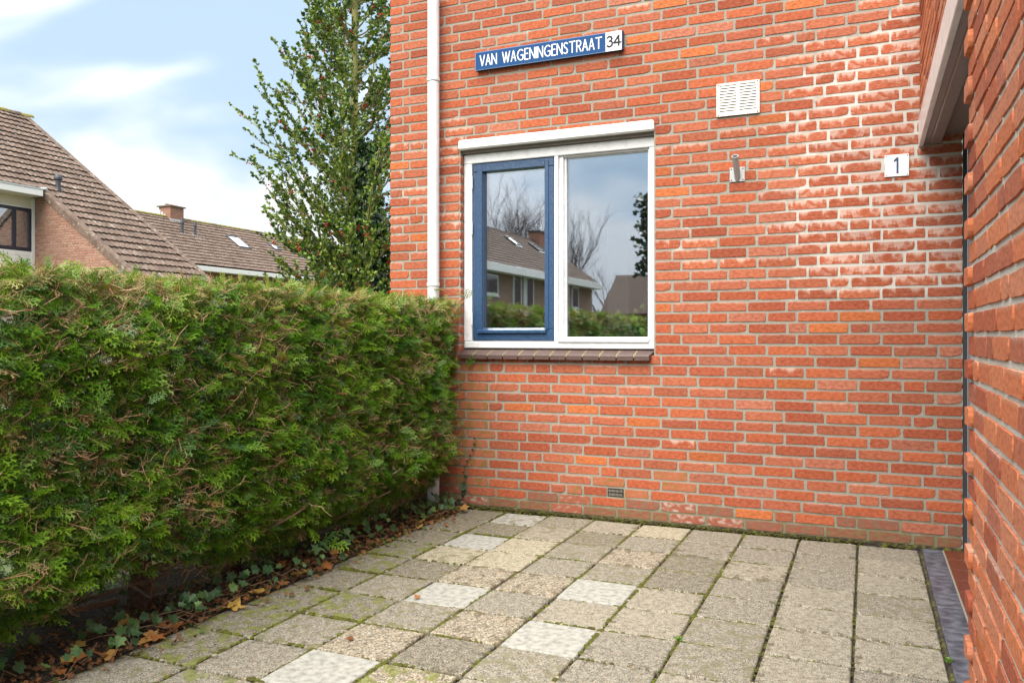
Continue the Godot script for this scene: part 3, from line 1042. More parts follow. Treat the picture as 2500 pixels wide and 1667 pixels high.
	for k in 12:
		var x := -2.507 + 0.1095 * k
		var tile := mk("sill_tile", one.call(x, 0.1015 if k < 11 else 0.107, 0.0 if k < 11 else 0.016), M.sill, sill)
		tile.position.y = rng.randf_range(-0.0008, 0.0008)
		if k < 11:
			bx("sill_joint", p.call(x + 0.1017, 0.0, 0.042), Vector3(x + 0.1093, 1.0235, 0.0385), M.lime, sill)
			var s := st_new()
			quad(s, p.call(x + 0.1017, 0.0, 0.0016), p.call(x + 0.1093, 0.0, 0.0016), p.call(x + 0.1093, 0.97, 0.0016), p.call(x + 0.1017, 0.97, 0.0016), Vector3.UP)
			mk("sill_joint", done(s), M.lime, sill)

# ------------------------------------------------------------------ things fixed to the wall
func strokes(st: SurfaceTool, glyph: Array, at: Vector2, size: Vector2, thick: float, z: float) -> void:
	for line in glyph:
		for k in line.size() - 1:
			var a := at + Vector2(line[k][0], line[k][1]) * size
			var b := at + Vector2(line[k + 1][0], line[k + 1][1]) * size
			var d := b - a
			box(st, Vector3((a.x + b.x) / 2, (a.y + b.y) / 2, z + 0.00001 * k), Vector3(d.length() + thick * 0.55, thick, 0.001), 0.0, Basis(Vector3.BACK, d.angle()))

func wall_fittings() -> void:
	# street name sign
	var s := thing("street_sign", "long blue street name sign with white end panel above the window", "sign", Vector3(-1.879, 2.961, 0))
	bx("body", Vector3(-0.5045, -0.061, 0.004), Vector3(0.5045, 0.061, 0.034), M.sign_rim, s, 0.004)
	bx("border", Vector3(-0.5035, -0.0600, 0.0342), Vector3(0.3935, 0.0600, 0.0352), M.sign_edge, s)
	bx("blue_panel", Vector3(-0.4995, -0.0560, 0.0353), Vector3(0.3925, 0.0560, 0.0362), M.sign_blue, s)
	bx("white_panel", Vector3(0.3945, -0.0590, 0.0342), Vector3(0.4955, 0.0590, 0.0362), M.enamel, s)
	var glyphs := {
		"V": [0.50, [[[0, 1], [0.5, 0], [1, 1]]]], "A": [0.50, [[[0, 0], [0.5, 1], [1, 0]], [[0.2, 0.34], [0.8, 0.34]]]], "N": [0.52, [[[0, 0], [0, 1], [1, 0], [1, 1]]]],
		"W": [0.80, [[[0, 1], [0.27, 0], [0.5, 0.95], [0.73, 0], [1, 1]]]], "G": [0.66, [[[0.95, 0.86], [0.72, 0.98], [0.42, 0.97], [0.16, 0.8], [0.03, 0.5], [0.16, 0.2], [0.42, 0.03], [0.75, 0.02], [0.97, 0.14], [0.97, 0.47], [0.6, 0.47]]]],
		"E": [0.38, [[[1, 1], [0, 1], [0, 0], [1, 0]], [[0, 0.54], [0.88, 0.54]]]], "I": [0.0, [[[0, 0], [0, 1]]]], "S": [0.42, [[[0.95, 0.88], [0.6, 1.0], [0.2, 0.93], [0.08, 0.74], [0.3, 0.57], [0.7, 0.46], [0.95, 0.28], [0.82, 0.07], [0.42, 0.0], [0.02, 0.1]]]],
		"T": [0.60, [[[0, 1], [1, 1]], [[0.5, 1], [0.5, 0]]]], "R": [0.44, [[[0, 0], [0, 1], [0.6, 1], [0.92, 0.88], [0.95, 0.68], [0.75, 0.52], [0, 0.5]], [[0.45, 0.5], [1, 0]]]],
	}
	var text := "VAN WAGENINGENSTRAAT"
	var total := 0.0
	for ch in text:
		total += (0.34 if ch == " " else glyphs[ch][0]) + 0.17
	var unit := 0.836 / (total - 0.17)
	var st := st_new()
	var x := -0.467
	for ch in text:
		if ch == " ":
			x += (0.34 + 0.17) * unit
			continue
		strokes(st, glyphs[ch][1], Vector2(x, -0.034), Vector2(glyphs[ch][0] * unit, 0.069), 0.0068, 0.0366)
		x += (glyphs[ch][0] + 0.17) * unit
	mk("lettering", done(st), M.letter, s)
	st = st_new()
	strokes(st, [[[0.05, 0.88], [0.35, 1.0], [0.75, 0.95], [0.9, 0.76], [0.72, 0.57], [0.35, 0.52]], [[0.72, 0.55], [0.97, 0.35], [0.9, 0.12], [0.6, 0.0], [0.3, 0.0], [0.0, 0.1]]], Vector2(0.4045, -0.031), Vector2(0.034, 0.062), 0.0120, 0.0366)
	strokes(st, [[[0.72, 0.0], [0.72, 1.0], [0.0, 0.3], [1.0, 0.3]]], Vector2(0.4485, -0.031), Vector2(0.041, 0.062), 0.0120, 0.0366)
	mk("number", done(st), M.grey_letter, s)
	for px in [-0.49, 0.488]:
		mk("screw", lathe([Vector2(0.003, 0), Vector2(0.002, 0.001), Vector2(0, 0.0012)], 8), M.sign_rim, s, Vector3(px, 0, 0.0362)).rotation.x = PI / 2
	# white vent grille
	var v := thing("vent_grille", "small white louvred vent grille high on the brick wall", "vent", Vector3(-0.692, 2.528, 0))
	bx("duct", Vector3(-0.10, -0.08, -0.004), Vector3(0.10, 0.08, 0.002), M.dark, v)
	var edge := [[-0.122, 0.122, 0.083, 0.096], [-0.122, 0.122, -0.096, -0.083], [-0.122, -0.104, -0.083, 0.083], [0.104, 0.122, -0.083, 0.083], [-0.010, 0.010, -0.083, 0.083]]
	for e in edge:
		bx("frame_bar", Vector3(e[0], e[2], 0.003), Vector3(e[1], e[3], 0.0125), M.cream, v, 0.0015)
	for k in 10:
		for q in [[-0.1045, -0.0095], [0.0095, 0.1045]]:
			var y: float = -0.0745 + 0.01655 * k
			st = st_new()
			box(st, Vector3((q[0] + q[1]) / 2, y, 0.0075), Vector3(q[1] - q[0], 0.0118, 0.003), 0.001, Basis(Vector3.RIGHT, -0.22))
			mk("louvre", done(st), M.cream, v)
	for c in [[-0.112, 0.088], [0.112, 0.088], [-0.112, -0.088], [0.112, -0.088]]:
		mk("screw", lathe([Vector2(0.0042, 0), Vector2(0.0042, 0.0014), Vector2(0.002, 0.0026), Vector2(0, 0.0026)], 10), M.rust, v, Vector3(c[0], c[1], 0.0124)).rotation.x = PI / 2
	# flag pole holder
	var f := thing("flagpole_holder", "galvanised steel flagpole holder, a slanted tube on a square plate", "flag holder", Vector3(-0.696, 2.086, 0))
	bx("plate", Vector3(-0.0435, -0.0425, 0.001), Vector3(0.0435, 0.0425, 0.0068), M.zinc, f, 0.003)
	var tube := mk("tube", lathe([Vector2(0.0172, -0.02), Vector2(0.0182, 0.05), Vector2(0.0186, 0.125), Vector2(0.0200, 0.132), Vector2(0.0195, 0.1365), Vector2(0.0165, 0.1365), Vector2(0.0150, 0.132), Vector2(0.0145, 0.05), Vector2(0.0, 0.045)], 22), M.zinc, f, Vector3(0.002, -0.013, 0.010))
	tube.rotation.x = deg_to_rad(42)
	for c in [[-0.033, 0.032], [0.033, 0.032], [-0.033, -0.032], [0.033, -0.032]]:
		mk("screw", lathe([Vector2(0.0042, 0), Vector2(0.0040, 0.0015), Vector2(0, 0.002)], 8), M.rust, f, Vector3(c[0], c[1], 0.0066)).rotation.x = PI / 2
	mk("drain_hole", lathe([Vector2(0.0035, 0), Vector2(0, 0.0006)], 8), M.dark, f, Vector3(0.0, -0.030, 0.0067)).rotation.x = PI / 2
	# house number
	var h := thing("house_number_plate", "square white enamel house number plate reading 1 beside the porch", "number plate", Vector3(0.147, 2.068, 0))
	bx("plate", Vector3(-0.060, -0.0595, 0.003), Vector3(0.060, 0.0595, 0.0075), M.enamel, h, 0.0015)
	st = st_new()
	quad(st, Vector3(-0.0015, -0.044, 0.0080), Vector3(0.0085, -0.044, 0.0080), Vector3(0.0085, 0.043, 0.0080), Vector3(-0.0015, 0.043, 0.0080), Vector3.BACK)
	quad(st, Vector3(-0.0015, 0.043, 0.0080), Vector3(-0.0015, 0.025, 0.0080), Vector3(-0.0145, 0.018, 0.0080), Vector3(-0.0145, 0.029, 0.0080), Vector3.BACK)
	mk("numeral", done(st), M.number, h)
	for c in [[-0.052, 0.052], [0.052, 0.052], [-0.052, -0.052], [0.052, -0.052]]:
		mk("screw", lathe([Vector2(0.0030, 0), Vector2(0.0026, 0.0012), Vector2(0, 0.0016)], 8), M.rubber, h, Vector3(c[0], c[1], 0.0074)).rotation.x = PI / 2
	# air brick near the ground
	var a := thing("air_brick", "small black ventilation grating low in the brick wall", "vent", Vector3(-1.432, 0.174, 0))
	bx("back", Vector3(-0.051, -0.025, -0.0070), Vector3(0.051, 0.025, -0.0060), M.dark, a)
	for e in [[-0.051, 0.051, 0.021, 0.025], [-0.051, 0.051, -0.025, -0.021], [-0.051, -0.047, -0.021, 0.021], [0.047, 0.051, -0.021, 0.021], [-0.047, 0.047, -0.002, 0.002]]:
		bx("frame_bar", Vector3(e[0], e[2], -0.006), Vector3(e[1], e[3], -0.001), M.dark, a)
	for k in 11:
		bx("bar", Vector3(-0.0425 + 0.0085 * k - 0.0014, -0.021, -0.0055), Vector3(-0.0425 + 0.0085 * k + 0.0014, 0.021, -0.0012), M.dark, a)

# ------------------------------------------------------------------ porch: the near wall, the lintel, the threshold
const PX := 0.258
func porch() -> void:
	var house: Node3D = M.house
	var near := part_node("porch_wall", house)
	var st := st_new()
	span(st, Vector3(PX + 0.0048, -0.1, 2.318), Vector3(0.60, 3.05, 4.35))
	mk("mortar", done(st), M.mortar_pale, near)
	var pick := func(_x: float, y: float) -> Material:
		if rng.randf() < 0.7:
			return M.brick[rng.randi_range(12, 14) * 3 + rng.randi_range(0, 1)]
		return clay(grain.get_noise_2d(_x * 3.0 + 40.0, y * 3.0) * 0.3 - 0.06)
	var list := courses(Vector3(PX, 0.010, 2.311), Vector3.BACK, int(3.02 / PITCH), PITCH, func(_k): return [[0.0, 2.035]], pick, 0.008)
	for b in list:
		if b.first and b.k % 2 == 0:
			b.t.origin.x -= 0.0105
			b.t.basis.z *= 1.6
	set_bricks(list, near, 300, func(p: Vector3) -> bool: return p.z < 3.35)
	# brickwork over the porch opening
	var over := part_node("lintel_wall", house)
	st = st_new()
	span(st, Vector3(PX + 0.0048, 2.306, -0.004), Vector3(0.55, 3.05, 2.317))
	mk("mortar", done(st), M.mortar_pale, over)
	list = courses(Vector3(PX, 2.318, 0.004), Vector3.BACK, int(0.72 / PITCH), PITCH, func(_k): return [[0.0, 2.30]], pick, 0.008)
	set_bricks(list, over, 110, func(p: Vector3) -> bool: return p.y < 3.0 and p.z < 1.9)
	# painted boards along its underside
	var trim := part_node("porch_trim", house)
	bx("fascia_board", Vector3(PX - 0.006, 2.160, -0.005), Vector3(PX + 0.018, 2.304, 2.31), M.board, trim, 0.003)
	bx("beam", Vector3(PX + 0.050, 2.166, -0.005), Vector3(0.362, 2.303, 2.31), M.soffit, trim, 0.004)
	bx("cover_strip", Vector3(PX + 0.0185, 2.170, -0.005), Vector3(PX + 0.0498, 2.302, 2.31), M.soffit, trim, 0.002)
	st = st_new()
	var bar := Tubes.new()
	bar.add([Vector3(PX + 0.040, 2.176, -0.005), Vector3(PX + 0.040, 2.176, 2.31)], [0.007, 0.007], 8)
	mk("bead", bar.mesh(), M.soffit, trim)
	bx("ceiling_panel", Vector3(0.3625, 2.211, -0.005), Vector3(0.60, 2.30, 2.31), M.soffit, trim)
	# door and frame, set back behind the porch opening
	var door := part_node("front_door", house)
	bx("shadow_gap_strip", Vector3(0.4635, -0.02, -0.02), Vector3(0.483, 2.21, 0.004), M.rubber, door)  # no real seal: dark strip painted in as the shadow gap beside the post
	bx("door_post", Vector3(0.484, -0.02, 0.006), Vector3(0.56, 2.21, 0.14), M.door_paint, door, 0.003)
	bx("door_post", Vector3(0.470, -0.02, 2.23), Vector3(0.56, 2.21, 2.309), M.door_paint, door, 0.003)
	bx("door_leaf", Vector3(0.50, 0.01, 0.143), Vector3(0.54, 2.21, 2.228), M.door_paint, door, 0.003)
	bx("post_foot", Vector3(0.482, -0.02, 0.0045), Vector3(0.562, 0.055, 0.142), M.door_paint, door, 0.002)
	# threshold of blue stone and red-brown tiles: structure of the ground
	var step := Node3D.new()
	step.name = "porch_floor"
	step.set_meta("kind", "structure")
	add_child(step)
	bx("bed", Vector3(0.258, -0.12, -0.01), Vector3(0.60, -0.012, 2.318), M.joint, step)
	for k in 3:
		var z := 0.006 + 1.026 * k
		bx("kerb_stone", Vector3(0.269, -0.06, z), Vector3(0.365, 0.006, minf(z + 1.022, 2.308)), M.bluestone, step, 0.003)
	bx("grout", Vector3(0.3655, -0.05, 0.0), Vector3(0.374, 0.004, 2.308), M.mortar, step)
	for k in 12:
		bx("floor_tile", Vector3(0.3745, -0.05, 0.004 + 0.193 * k), Vector3(0.469, 0.007, minf(0.004 + 0.193 * k + 0.188, 2.308)), M.red_tile, step, 0.0015)

# ------------------------------------------------------------------ the room behind the window
func room() -> void:
	var house: Node3D = M.house
	var r := part_node("room", house)
	bx("room_floor", Vector3(-3.05, -0.05, -4.6), Vector3(0.45, 0.05, -0.301), M.floor_wood, r)
	bx("room_ceiling", Vector3(-3.05, 2.62, -4.6), Vector3(0.45, 2.75, -0.301), M.plaster, r)
	bx("room_wall", Vector3(-3.05, 0.051, -4.7), Vector3(0.45, 2.619, -4.601), M.plaster, r)
	bx("room_wall", Vector3(-3.20, -0.05, -4.7), Vector3(-3.051, 2.75, -0.301), M.plaster, r)
	bx("room_wall", Vector3(0.451, -0.05, -4.7), Vector3(0.60, 2.75, -0.301), M.plaster, r)
	bx("inner_sill", Vector3(-2.50, 1.085, -0.33), Vector3(-1.20, 1.112, -0.142), M.white, r, 0.004)
	# pot with trailing ivy
	var p := thing("potted_ivy", "young ivy in a dark glazed pot behind the right window pane", "potted plant", Vector3(-1.400, 1.1125, -0.205))
	mk("pot", lathe([Vector2(0.0, 0.0), Vector2(0.056, 0.0), Vector2(0.060, 0.005), Vector2(0.063, 0.088), Vector2(0.065, 0.094), Vector2(0.0645, 0.098), Vector2(0.059, 0.098), Vector2(0.057, 0.080), Vector2(0.0, 0.080)], 28), tri_mat(mat(Color.WHITE, 0.3), noise_tex(128, 0.08, [[0.0, L(0.018, 0.02, 0.026)], [0.6, L(0.035, 0.05, 0.07)], [1.0, L(0.07, 0.04, 0.03)]], 4, 44), 6.0), p)
	var tb := Tubes.new()
	var where := []
	var tints := []
	for stem in [[Vector3(-0.085, 0.175, 0.03), 5], [Vector3(0.095, 0.215, 0.02), 7], [Vector3(0.045, 0.135, 0.05), 4], [Vector3(-0.03, 0.13, -0.03), 4], [Vector3(0.13, 0.05, 0.04), 5]]:
		var tip: Vector3 = stem[0]
		var pts := []
		for k in 6:
			var t := k / 5.0
			pts.append(Vector3(tip.x * t, 0.075 + (tip.y - 0.075) * t + 0.03 * sin(t * PI), tip.z * t))
		tb.add(pts, [0.0018, 0.0016, 0.0014, 0.0012, 0.001, 0.0008], 5)
		for k in int(stem[1]):
			var at: Vector3 = pts[mini(5, 2 + k * 4 / int(stem[1]))]
			var s := rng.randf_range(0.026, 0.042)
			where.append(Transform3D(frame_to((rv() * 0.8 + Vector3(0, 0.4, 0.3))).scaled(Vector3.ONE * s), at + rv() * 0.012))
			tints.append(Color(0.22, 0.40, 0.05).lerp(Color(0.42, 0.52, 0.14), rng.randf()))
	mk("stems", tb.mesh(), M.holly_bark, p)
	for k in where.size():
		var lm := mat(Color(tints[k]).linear_to_srgb(), 0.5)
		mk("leaf", ivy_leaf_mesh, lm, p).transform = where[k]
	# chair back, cupboard, blind chain
	var c := thing("chair", "dark chair back behind the potted ivy in the window", "chair", Vector3(-1.53, 0.05, -0.62))
	var st := st_new()
	box(st, Vector3(0, 0.92, 0), Vector3(0.36, 0.46, 0.03), 0.014)
	mk("backrest", done(st), mat(L(0.022, 0.022, 0.025), 0.4), c)
	bx("seat", Vector3(-0.2, 0.42, -0.42), Vector3(0.2, 0.46, 0.02), mat(L(0.022, 0.022, 0.025), 0.5), c, 0.01)
	for e in [[-0.18, -0.40], [0.18, -0.40], [-0.18, 0.0], [0.18, 0.0]]:
		bx("leg", Vector3(e[0] - 0.014, 0.0, e[1] - 0.014), Vector3(e[0] + 0.014, 0.419, e[1] + 0.014), M.dark, c)
	for e in [-0.12, 0.12]:
		bx("back_post", Vector3(e - 0.012, 0.461, -0.012), Vector3(e + 0.012, 0.70, 0.012), M.dark, c)
	var b := thing("tall_cupboard", "narrow pale cupboard standing in the room behind the right pane", "cupboard", Vector3(-1.85, 0.05, -1.72))
	bx("carcass", Vector3(-0.09, 0.0, -0.25), Vector3(0.09, 1.98, 0.215), mat(L(0.70, 0.72, 0.68), 0.5), b, 0.004)
	bx("cupboard_door", Vector3(-0.087, 0.03, 0.2155), Vector3(0.087, 1.96, 0.232), mat(L(0.72, 0.74, 0.70), 0.45), b, 0.003)
	var ch := thing("blind_chain", "thin white bead chain hanging behind the blue casement pane", "chain", Vector3(-2.352, 1.30, -0.17))
	var beads := st_new()
	for k in 75:
		for q in [0.0, 0.018]:
			box(beads, Vector3(q, 0.0125 * k, 0), Vector3.ONE * 0.0052, 0.0018)
	for k in 9:
		var t := PI * k / 8.0
		box(beads, Vector3(0.009 - 0.009 * cos(t), -0.02 * sin(t), 0), Vector3.ONE * 0.0052, 0.0018)
	mk("beads", done(beads), M.white, ch)

func leaf_fan(outline: Array, fold: float) -> ArrayMesh:
	var st := SurfaceTool.new()
	st.begin(Mesh.PRIMITIVE_TRIANGLES)
	st.set_smooth_group(-1)
	var pts := []
	for o in outline:
		pts.append(Vector3(o[0], o[1], absf(o[0]) * fold))
	for o in range(outline.size() - 2, 0, -1):
		pts.append(Vector3(-outline[o][0], outline[o][1], absf(outline[o][0]) * fold))
	var mid := Vector3(0, 0.45, -0.02)
	for k in pts.size():
		st.add_vertex(mid)
		st.add_vertex(pts[k])
		st.add_vertex(pts[(k + 1) % pts.size()])
	st.generate_normals()
	return st.commit()

var ivy_leaf_mesh: ArrayMesh
func ivy_leaf() -> ArrayMesh:
	return leaf_fan([[0, 0], [0.28, -0.08], [0.50, 0.12], [0.34, 0.36], [0.56, 0.58], [0.24, 0.66], [0, 1.05]], 0.22)

# ------------------------------------------------------------------ the hedge
func spray_mesh(sd: int, droop: float) -> ArrayMesh:
	# a flat, twice-branched spray of scale leaves, 1 unit long, lying in the xy plane along +y
	var r := RandomNumberGenerator.new()
	r.seed = sd
	var v := PackedVector3Array()
	var n := PackedVector3Array()
	var bend := func(p: Vector3) -> Vector3:
		return Vector3(p.x, p.y - 0.12 * droop * p.y * p.y, p.z - droop * p.y * p.y * 0.42 - absf(p.x) * 0.12)
	var frond := func(a: Vector3, b: Vector3, w: float):
		var d := (b - a).normalized()
		var s := Vector3(-d.y, d.x, 0) * w
		var m := a.lerp(b, 0.45)
		var lift := Vector3(0, 0, w * 0.5)
		for q in [a, m + s, b, a, b, m - s]:
			v.append(bend.call(q + (lift if q == a or q == b else Vector3.ZERO)))
		for q in 6:
			n.append(Vector3(0, 0.1, 1).normalized())
	frond.call(Vector3.ZERO, Vector3(0, 1, 0), 0.024)
	var k := 0
	var t := 0.10
	while t < 0.93:
		var side := 1.0 if k % 2 == 0 else -1.0
		var reach := (0.36 * sin(PI * clampf(0.22 + t * 0.74, 0, 1)) + 0.10) * r.randf_range(0.7, 1.15)
		var ang := side * r.randf_range(0.45, 0.68)
		var dir := Vector3(sin(ang), cos(ang), r.randf_range(-0.12, 0.12))
		var a := Vector3(0, t, 0)
		var b := a + dir * reach
		frond.call(a, b, 0.023)
		var u := 0.26
		var j := 0
		while u < 0.95:
			var s2 := 1.0 if j % 2 == 0 else -1.0
			var d2 := dir.rotated(Vector3.BACK, -s2 * r.randf_range(0.55, 0.8))
			var c := a.lerp(b, u)
			frond.call(c, c + d2 * reach * (0.46 - 0.24 * u) * r.randf_range(0.8, 1.15), 0.020)
			u += 0.24
			j += 1
		t += 0.10
		k += 1
	var arr := []
	arr.resize(Mesh.ARRAY_MAX)
	arr[Mesh.ARRAY_VERTEX] = v
	arr[Mesh.ARRAY_NORMAL] = n
	var m := ArrayMesh.new()
	m.add_surface_from_arrays(Mesh.PRIMITIVE_TRIANGLES, arr)
	return m

func hedge_face(y: float, z: float) -> float:    # x of the clipped front face
	var x := -2.44 + 0.06 * grain.get_noise_2d(y * 2.4, z * 2.4 + 7.0) + 0.045 * grain.get_noise_2d(y * 8.0, z * 8.0)
	x -= 0.22 * pow(smoothstep(0.50, 0.05, y), 1.6)
	x -= 0.07 * smoothstep(1.15, 1.40, y)
	x -= 0.15 * smoothstep(0.45, 0.0, z)
	return x

func hedge_floor(z: float) -> float:
	return 0.09 + 0.10 * grain.get_noise_2d(z * 1.7, 20.0) + 0.14 * smoothstep(2.1, 2.5, z) * smoothstep(3.0, 2.75, z)

func hedge() -> void:
	var h := thing("thuja_hedge", "tall clipped conifer hedge along the left side of the paving", "hedge", Vector3(-2.8, 0, 2.4))
	var off := -h.position
	# trunks and limbs
	var feet := []
	for k in 10:
		feet.append(Vector3(-2.82 + rng.randf_range(-0.1, 0.06), 0.0, 0.35 + 0.52 * k + rng.randf_range(-0.08, 0.08)))
	feet[4] = Vector3(-2.79, 0, 2.45)
	feet[5] = Vector3(-3.02, 0, 2.72)
	for f in feet:
		var tb := Tubes.new()
		var pts := []
		var rad := []
		for k in 8:
			var t := k / 7.0
			pts.append(f + Vector3(sin(t * 5.0 + f.z * 3.0) * 0.03, t * 1.32 - 0.03, cos(t * 4.0 + f.z) * 0.04))
			rad.append(lerpf(0.048, 0.012, t) * (1.35 if k == 0 else 1.0))
		tb.add(pts, rad, 9)
		mk("trunk", tb.mesh(), M.bark, h, off)
	var tw := Tubes.new()
	for k in 430:
		var f: Vector3 = feet[rng.randi_range(0, feet.size() - 1)]
		var y := rng.randf_range(0.05, 1.2)
		var a := f + Vector3(0, y, 0)
		var z2 := a.z + rng.randf_range(-0.4, 0.4)
		var y2 := clampf(y + rng.randf_range(0.0, 0.38), hedge_floor(z2) - 0.06, 1.34)
		var b := Vector3(hedge_face(y2, z2) - rng.randf_range(0.0, 0.10), y2, z2)
		if rng.randf() < 0.2:
			b.x = -3.1
		var m := a.lerp(b, 0.5) + rv() * 0.05 + Vector3(0, -0.05, 0)
		var q := a.lerp(b, 0.8) + rv() * 0.025
		tw.add([a, m, q, b], [0.011, 0.007, 0.0045, 0.0022], 5)
		for s in 2:
			var c := m.lerp(b, rng.randf())
			tw.add([c, c + (b - a).normalized() * 0.06 + rv() * 0.04, c + (b - a).normalized() * 0.10 + rv() * 0.08], [0.003, 0.002, 0.001], 4)
	# long bare boughs near the ground
	for e in [[Vector3(-2.79, 0.16, 2.45), Vector3(-2.52, 0.24, 2.05), Vector3(-2.44, 0.34, 1.72)], [Vector3(-3.0, 0.14, 2.75), Vector3(-2.62, 0.20, 2.92), Vector3(-2.50, 0.52, 2.83)], [Vector3(-2.8, 0.12, 1.9), Vector3(-2.60, 0.17, 1.4), Vector3(-2.47, 0.27, 0.95)], [Vector3(-2.8, 0.30, 2.45), Vector3(-2.52, 0.42, 2.66), Vector3(-2.44, 0.62, 2.74)], [Vector3(-2.8, 0.06, 2.5), Vector3(-2.74, 0.12, 2.8), Vector3(-2.8, 0.10, 3.2)], [Vector3(-2.8, 0.2, 0.9), Vector3(-2.6, 0.2, 0.6), Vector3(-2.48, 0.34, 0.35)]]:
		var c := Curve3D.new()
		c.add_point(e[0], Vector3.ZERO, (e[1] - e[0]) * 0.5)
		c.add_point(e[1], (e[0] - e[2]) * 0.2, (e[2] - e[0]) * 0.2)
		c.add_point(e[2], (e[1] - e[2]) * 0.4)
		var pts := []
		var rad := []
		for k in 12:
			pts.append(c.sample_baked(c.get_baked_length() * k / 11.0) + rv() * 0.006)
			rad.append(lerpf(0.014, 0.004, k / 11.0))
		tw.add(pts, rad, 6)
	mk("branches", tw.mesh(), M.twig, h, off)
	var dead := Tubes.new()
	for k in 6800:
		var z := rng.randf_range(0.05, 3.9)
		var y := rng.randf_range(hedge_floor(z), 1.36)
		var a := Vector3(hedge_face(y, z) + rng.randf_range(-0.04, 0.022), y, z)
		if grain.get_noise_2d(y * 2.7 + 60.0, z * 2.7) < rng.randf_range(-0.7, 0.3):
			continue
		var d := (Vector3(rng.randf_range(0.1, 0.8), rng.randf_range(-0.4, 1.0), rng.randf_range(-1.0, 1.0))).normalized() * rng.randf_range(0.03, 0.13)
		var thick := rng.randf_range(0.0011, 0.0028)
		var bent := a + rv() * d.length() * 0.16
		var tip := a + d * 0.5 + rv() * d.length() * 0.2
		dead.add([a - d * 0.5, bent, a.lerp(tip, 0.6) + rv() * 0.006, tip], [thick, thick * 0.85, thick * 0.6, thick * 0.3], 4)
		for q in rng.randi_range(0, 3):
			var c := bent.lerp(tip, rng.randf())
			dead.add([c, c + (d.normalized() + rv() * 0.8) * 0.014, c + (d.normalized() + rv()) * 0.028], [thick * 0.5, thick * 0.4, thick * 0.2], 3)
	mk("dead_twigs", dead.mesh(), M.dead, h, off)
	# foliage: flat sprays, densest at the clipped surface
	var sprays := [spray_mesh(1, 0.5), spray_mesh(2, 0.9), spray_mesh(3, 0.2), spray_mesh(4, 0.7)]
	var where := [[], [], [], []]
	var tints := [[], [], [], []]
	var plant := func(p: Vector3, out: Vector3, size: float, brown: float):
		var k := rng.randi_range(0, 3)
		var dir := (out + Vector3(0, 0.25, 0) + rv() * 0.75).normalized()
		var b := frame_to(dir)
		# the flat side of a spray faces up or out
		var face := (Vector3.UP * rng.randf_range(0.2, 1.2) + out * rng.randf_range(0.3, 1.0) + rv() * 0.45)
		var zz := (face - dir * face.dot(dir)).normalized()
		b = Basis(dir.cross(zz), dir, zz)
		where[k].append(Transform3D(b.scaled(Vector3.ONE * size), p - dir * size * 0.55 + off))
		var c := Color(0.085, 0.215, 0.014).lerp(Color(0.225, 0.36, 0.024), clampf(0.45 + 0.9 * grain.get_noise_3d(p.x * 3.0, p.y * 3.0, p.z * 3.0) + rng.randf_range(-0.4, 0.4), 0.0, 1.0))
		if p.y > 1.28 and rng.randf() < 0.5:
			c = Color(0.26, 0.30, 0.05).lerp(Color(0.40, 0.33, 0.14), rng.randf())
		elif rng.randf() < 0.16:
			c = Color(0.045, 0.115, 0.028).lerp(Color(0.08, 0.16, 0.04), rng.randf())
		if rng.randf() < brown:
			c = Color(0.30, 0.15, 0.055).lerp(Color(0.42, 0.29, 0.15), rng.randf())
		tints[k].append(c)
	var n := 0
	while n < 24000:
		var z := rng.randf_range(0.0, 4.9)
		if z > 3.6 and rng.randf() < 0.45:
			continue
		var y := rng.randf_range(0.02, 1.37)
		if y < hedge_floor(z) + 0.10 * rng.randf():
			continue
		var depth := pow(rng.randf(), 2.8) * 0.24
		var bare := smoothstep(0.12, 0.45, grain.get_noise_2d(y * 2.7 + 60.0, z * 2.7))
		if depth < 0.1 and rng.randf() < bare * 0.55:
			continue
		plant.call(Vector3(hedge_face(y, z) + 0.015 - depth, y, z), Vector3(1, 0, 0), (rng.randf_range(0.04, 0.09) if rng.randf() < 0.75 else rng.randf_range(0.09, 0.14)), 0.05 + 0.07 * bare)
		n += 1
	for k in 9000:   # top
		var z := rng.randf_range(0.0, 4.9)
		var x := rng.randf_range(-3.2, -2.47)
		var y := 1.385 + 0.035 * grain.get_noise_2d(x * 4.0, z * 4.0) - rng.randf() * 0.12
		plant.call(Vector3(x, y, z), Vector3(0.25, 1, 0), rng.randf_range(0.04, 0.08), 0.10)
	for k in 5000:   # back
		var z := rng.randf_range(0.0, 4.9)
		var y := rng.randf_range(-0.02, 1.36)
		plant.call(Vector3(-3.2 + rng.randf() * 0.2, y, z), Vector3(-1, 0, 0), rng.randf_range(0.07, 0.14), 0.08)
	for k in 2200:   # heart
		var z := rng.randf_range(0.0, 4.9)
		var y := rng.randf_range(hedge_floor(z) + 0.22, 1.3)
		plant.call(Vector3(rng.randf_range(-3.05, -2.65), y, z), Vector3(0.4, 0.3, 0), rng.randf_range(0.08, 0.15), 0.15)
	for k in 110:    # shoots that stand out
		var z := rng.randf_range(0.02, 3.6)
		var y := rng.randf_range(0.3, 1.4)
		plant.call(Vector3(hedge_face(y, z) + rng.randf_range(0.03, 0.09), y, z), Vector3(1, 0.3, 0), rng.randf_range(0.07, 0.11), 0.0)
	for e in [Vector3(-2.40, 0.17, 1.62), Vector3(-2.42, 0.22, 1.70), Vector3(-2.38, 0.13, 1.58), Vector3(-2.42, 0.15, 1.45), Vector3(-2.47, 1.44, 0.10), Vector3(-2.62, 1.47, 0.10), Vector3(-2.42, 1.42, 0.07), Vector3(-2.40, 0.98, 0.06), Vector3(-2.5, 0.2, 3.0), Vector3(-2.48, 0.28, 3.05)]:
		plant.call(e, Vector3(1, 0.2, 0.1), 0.12, 0.0)
	for k in 4:
		many("foliage", sprays[k], M.leaf, where[k], tints[k], h).set_meta("kind", "stuff")

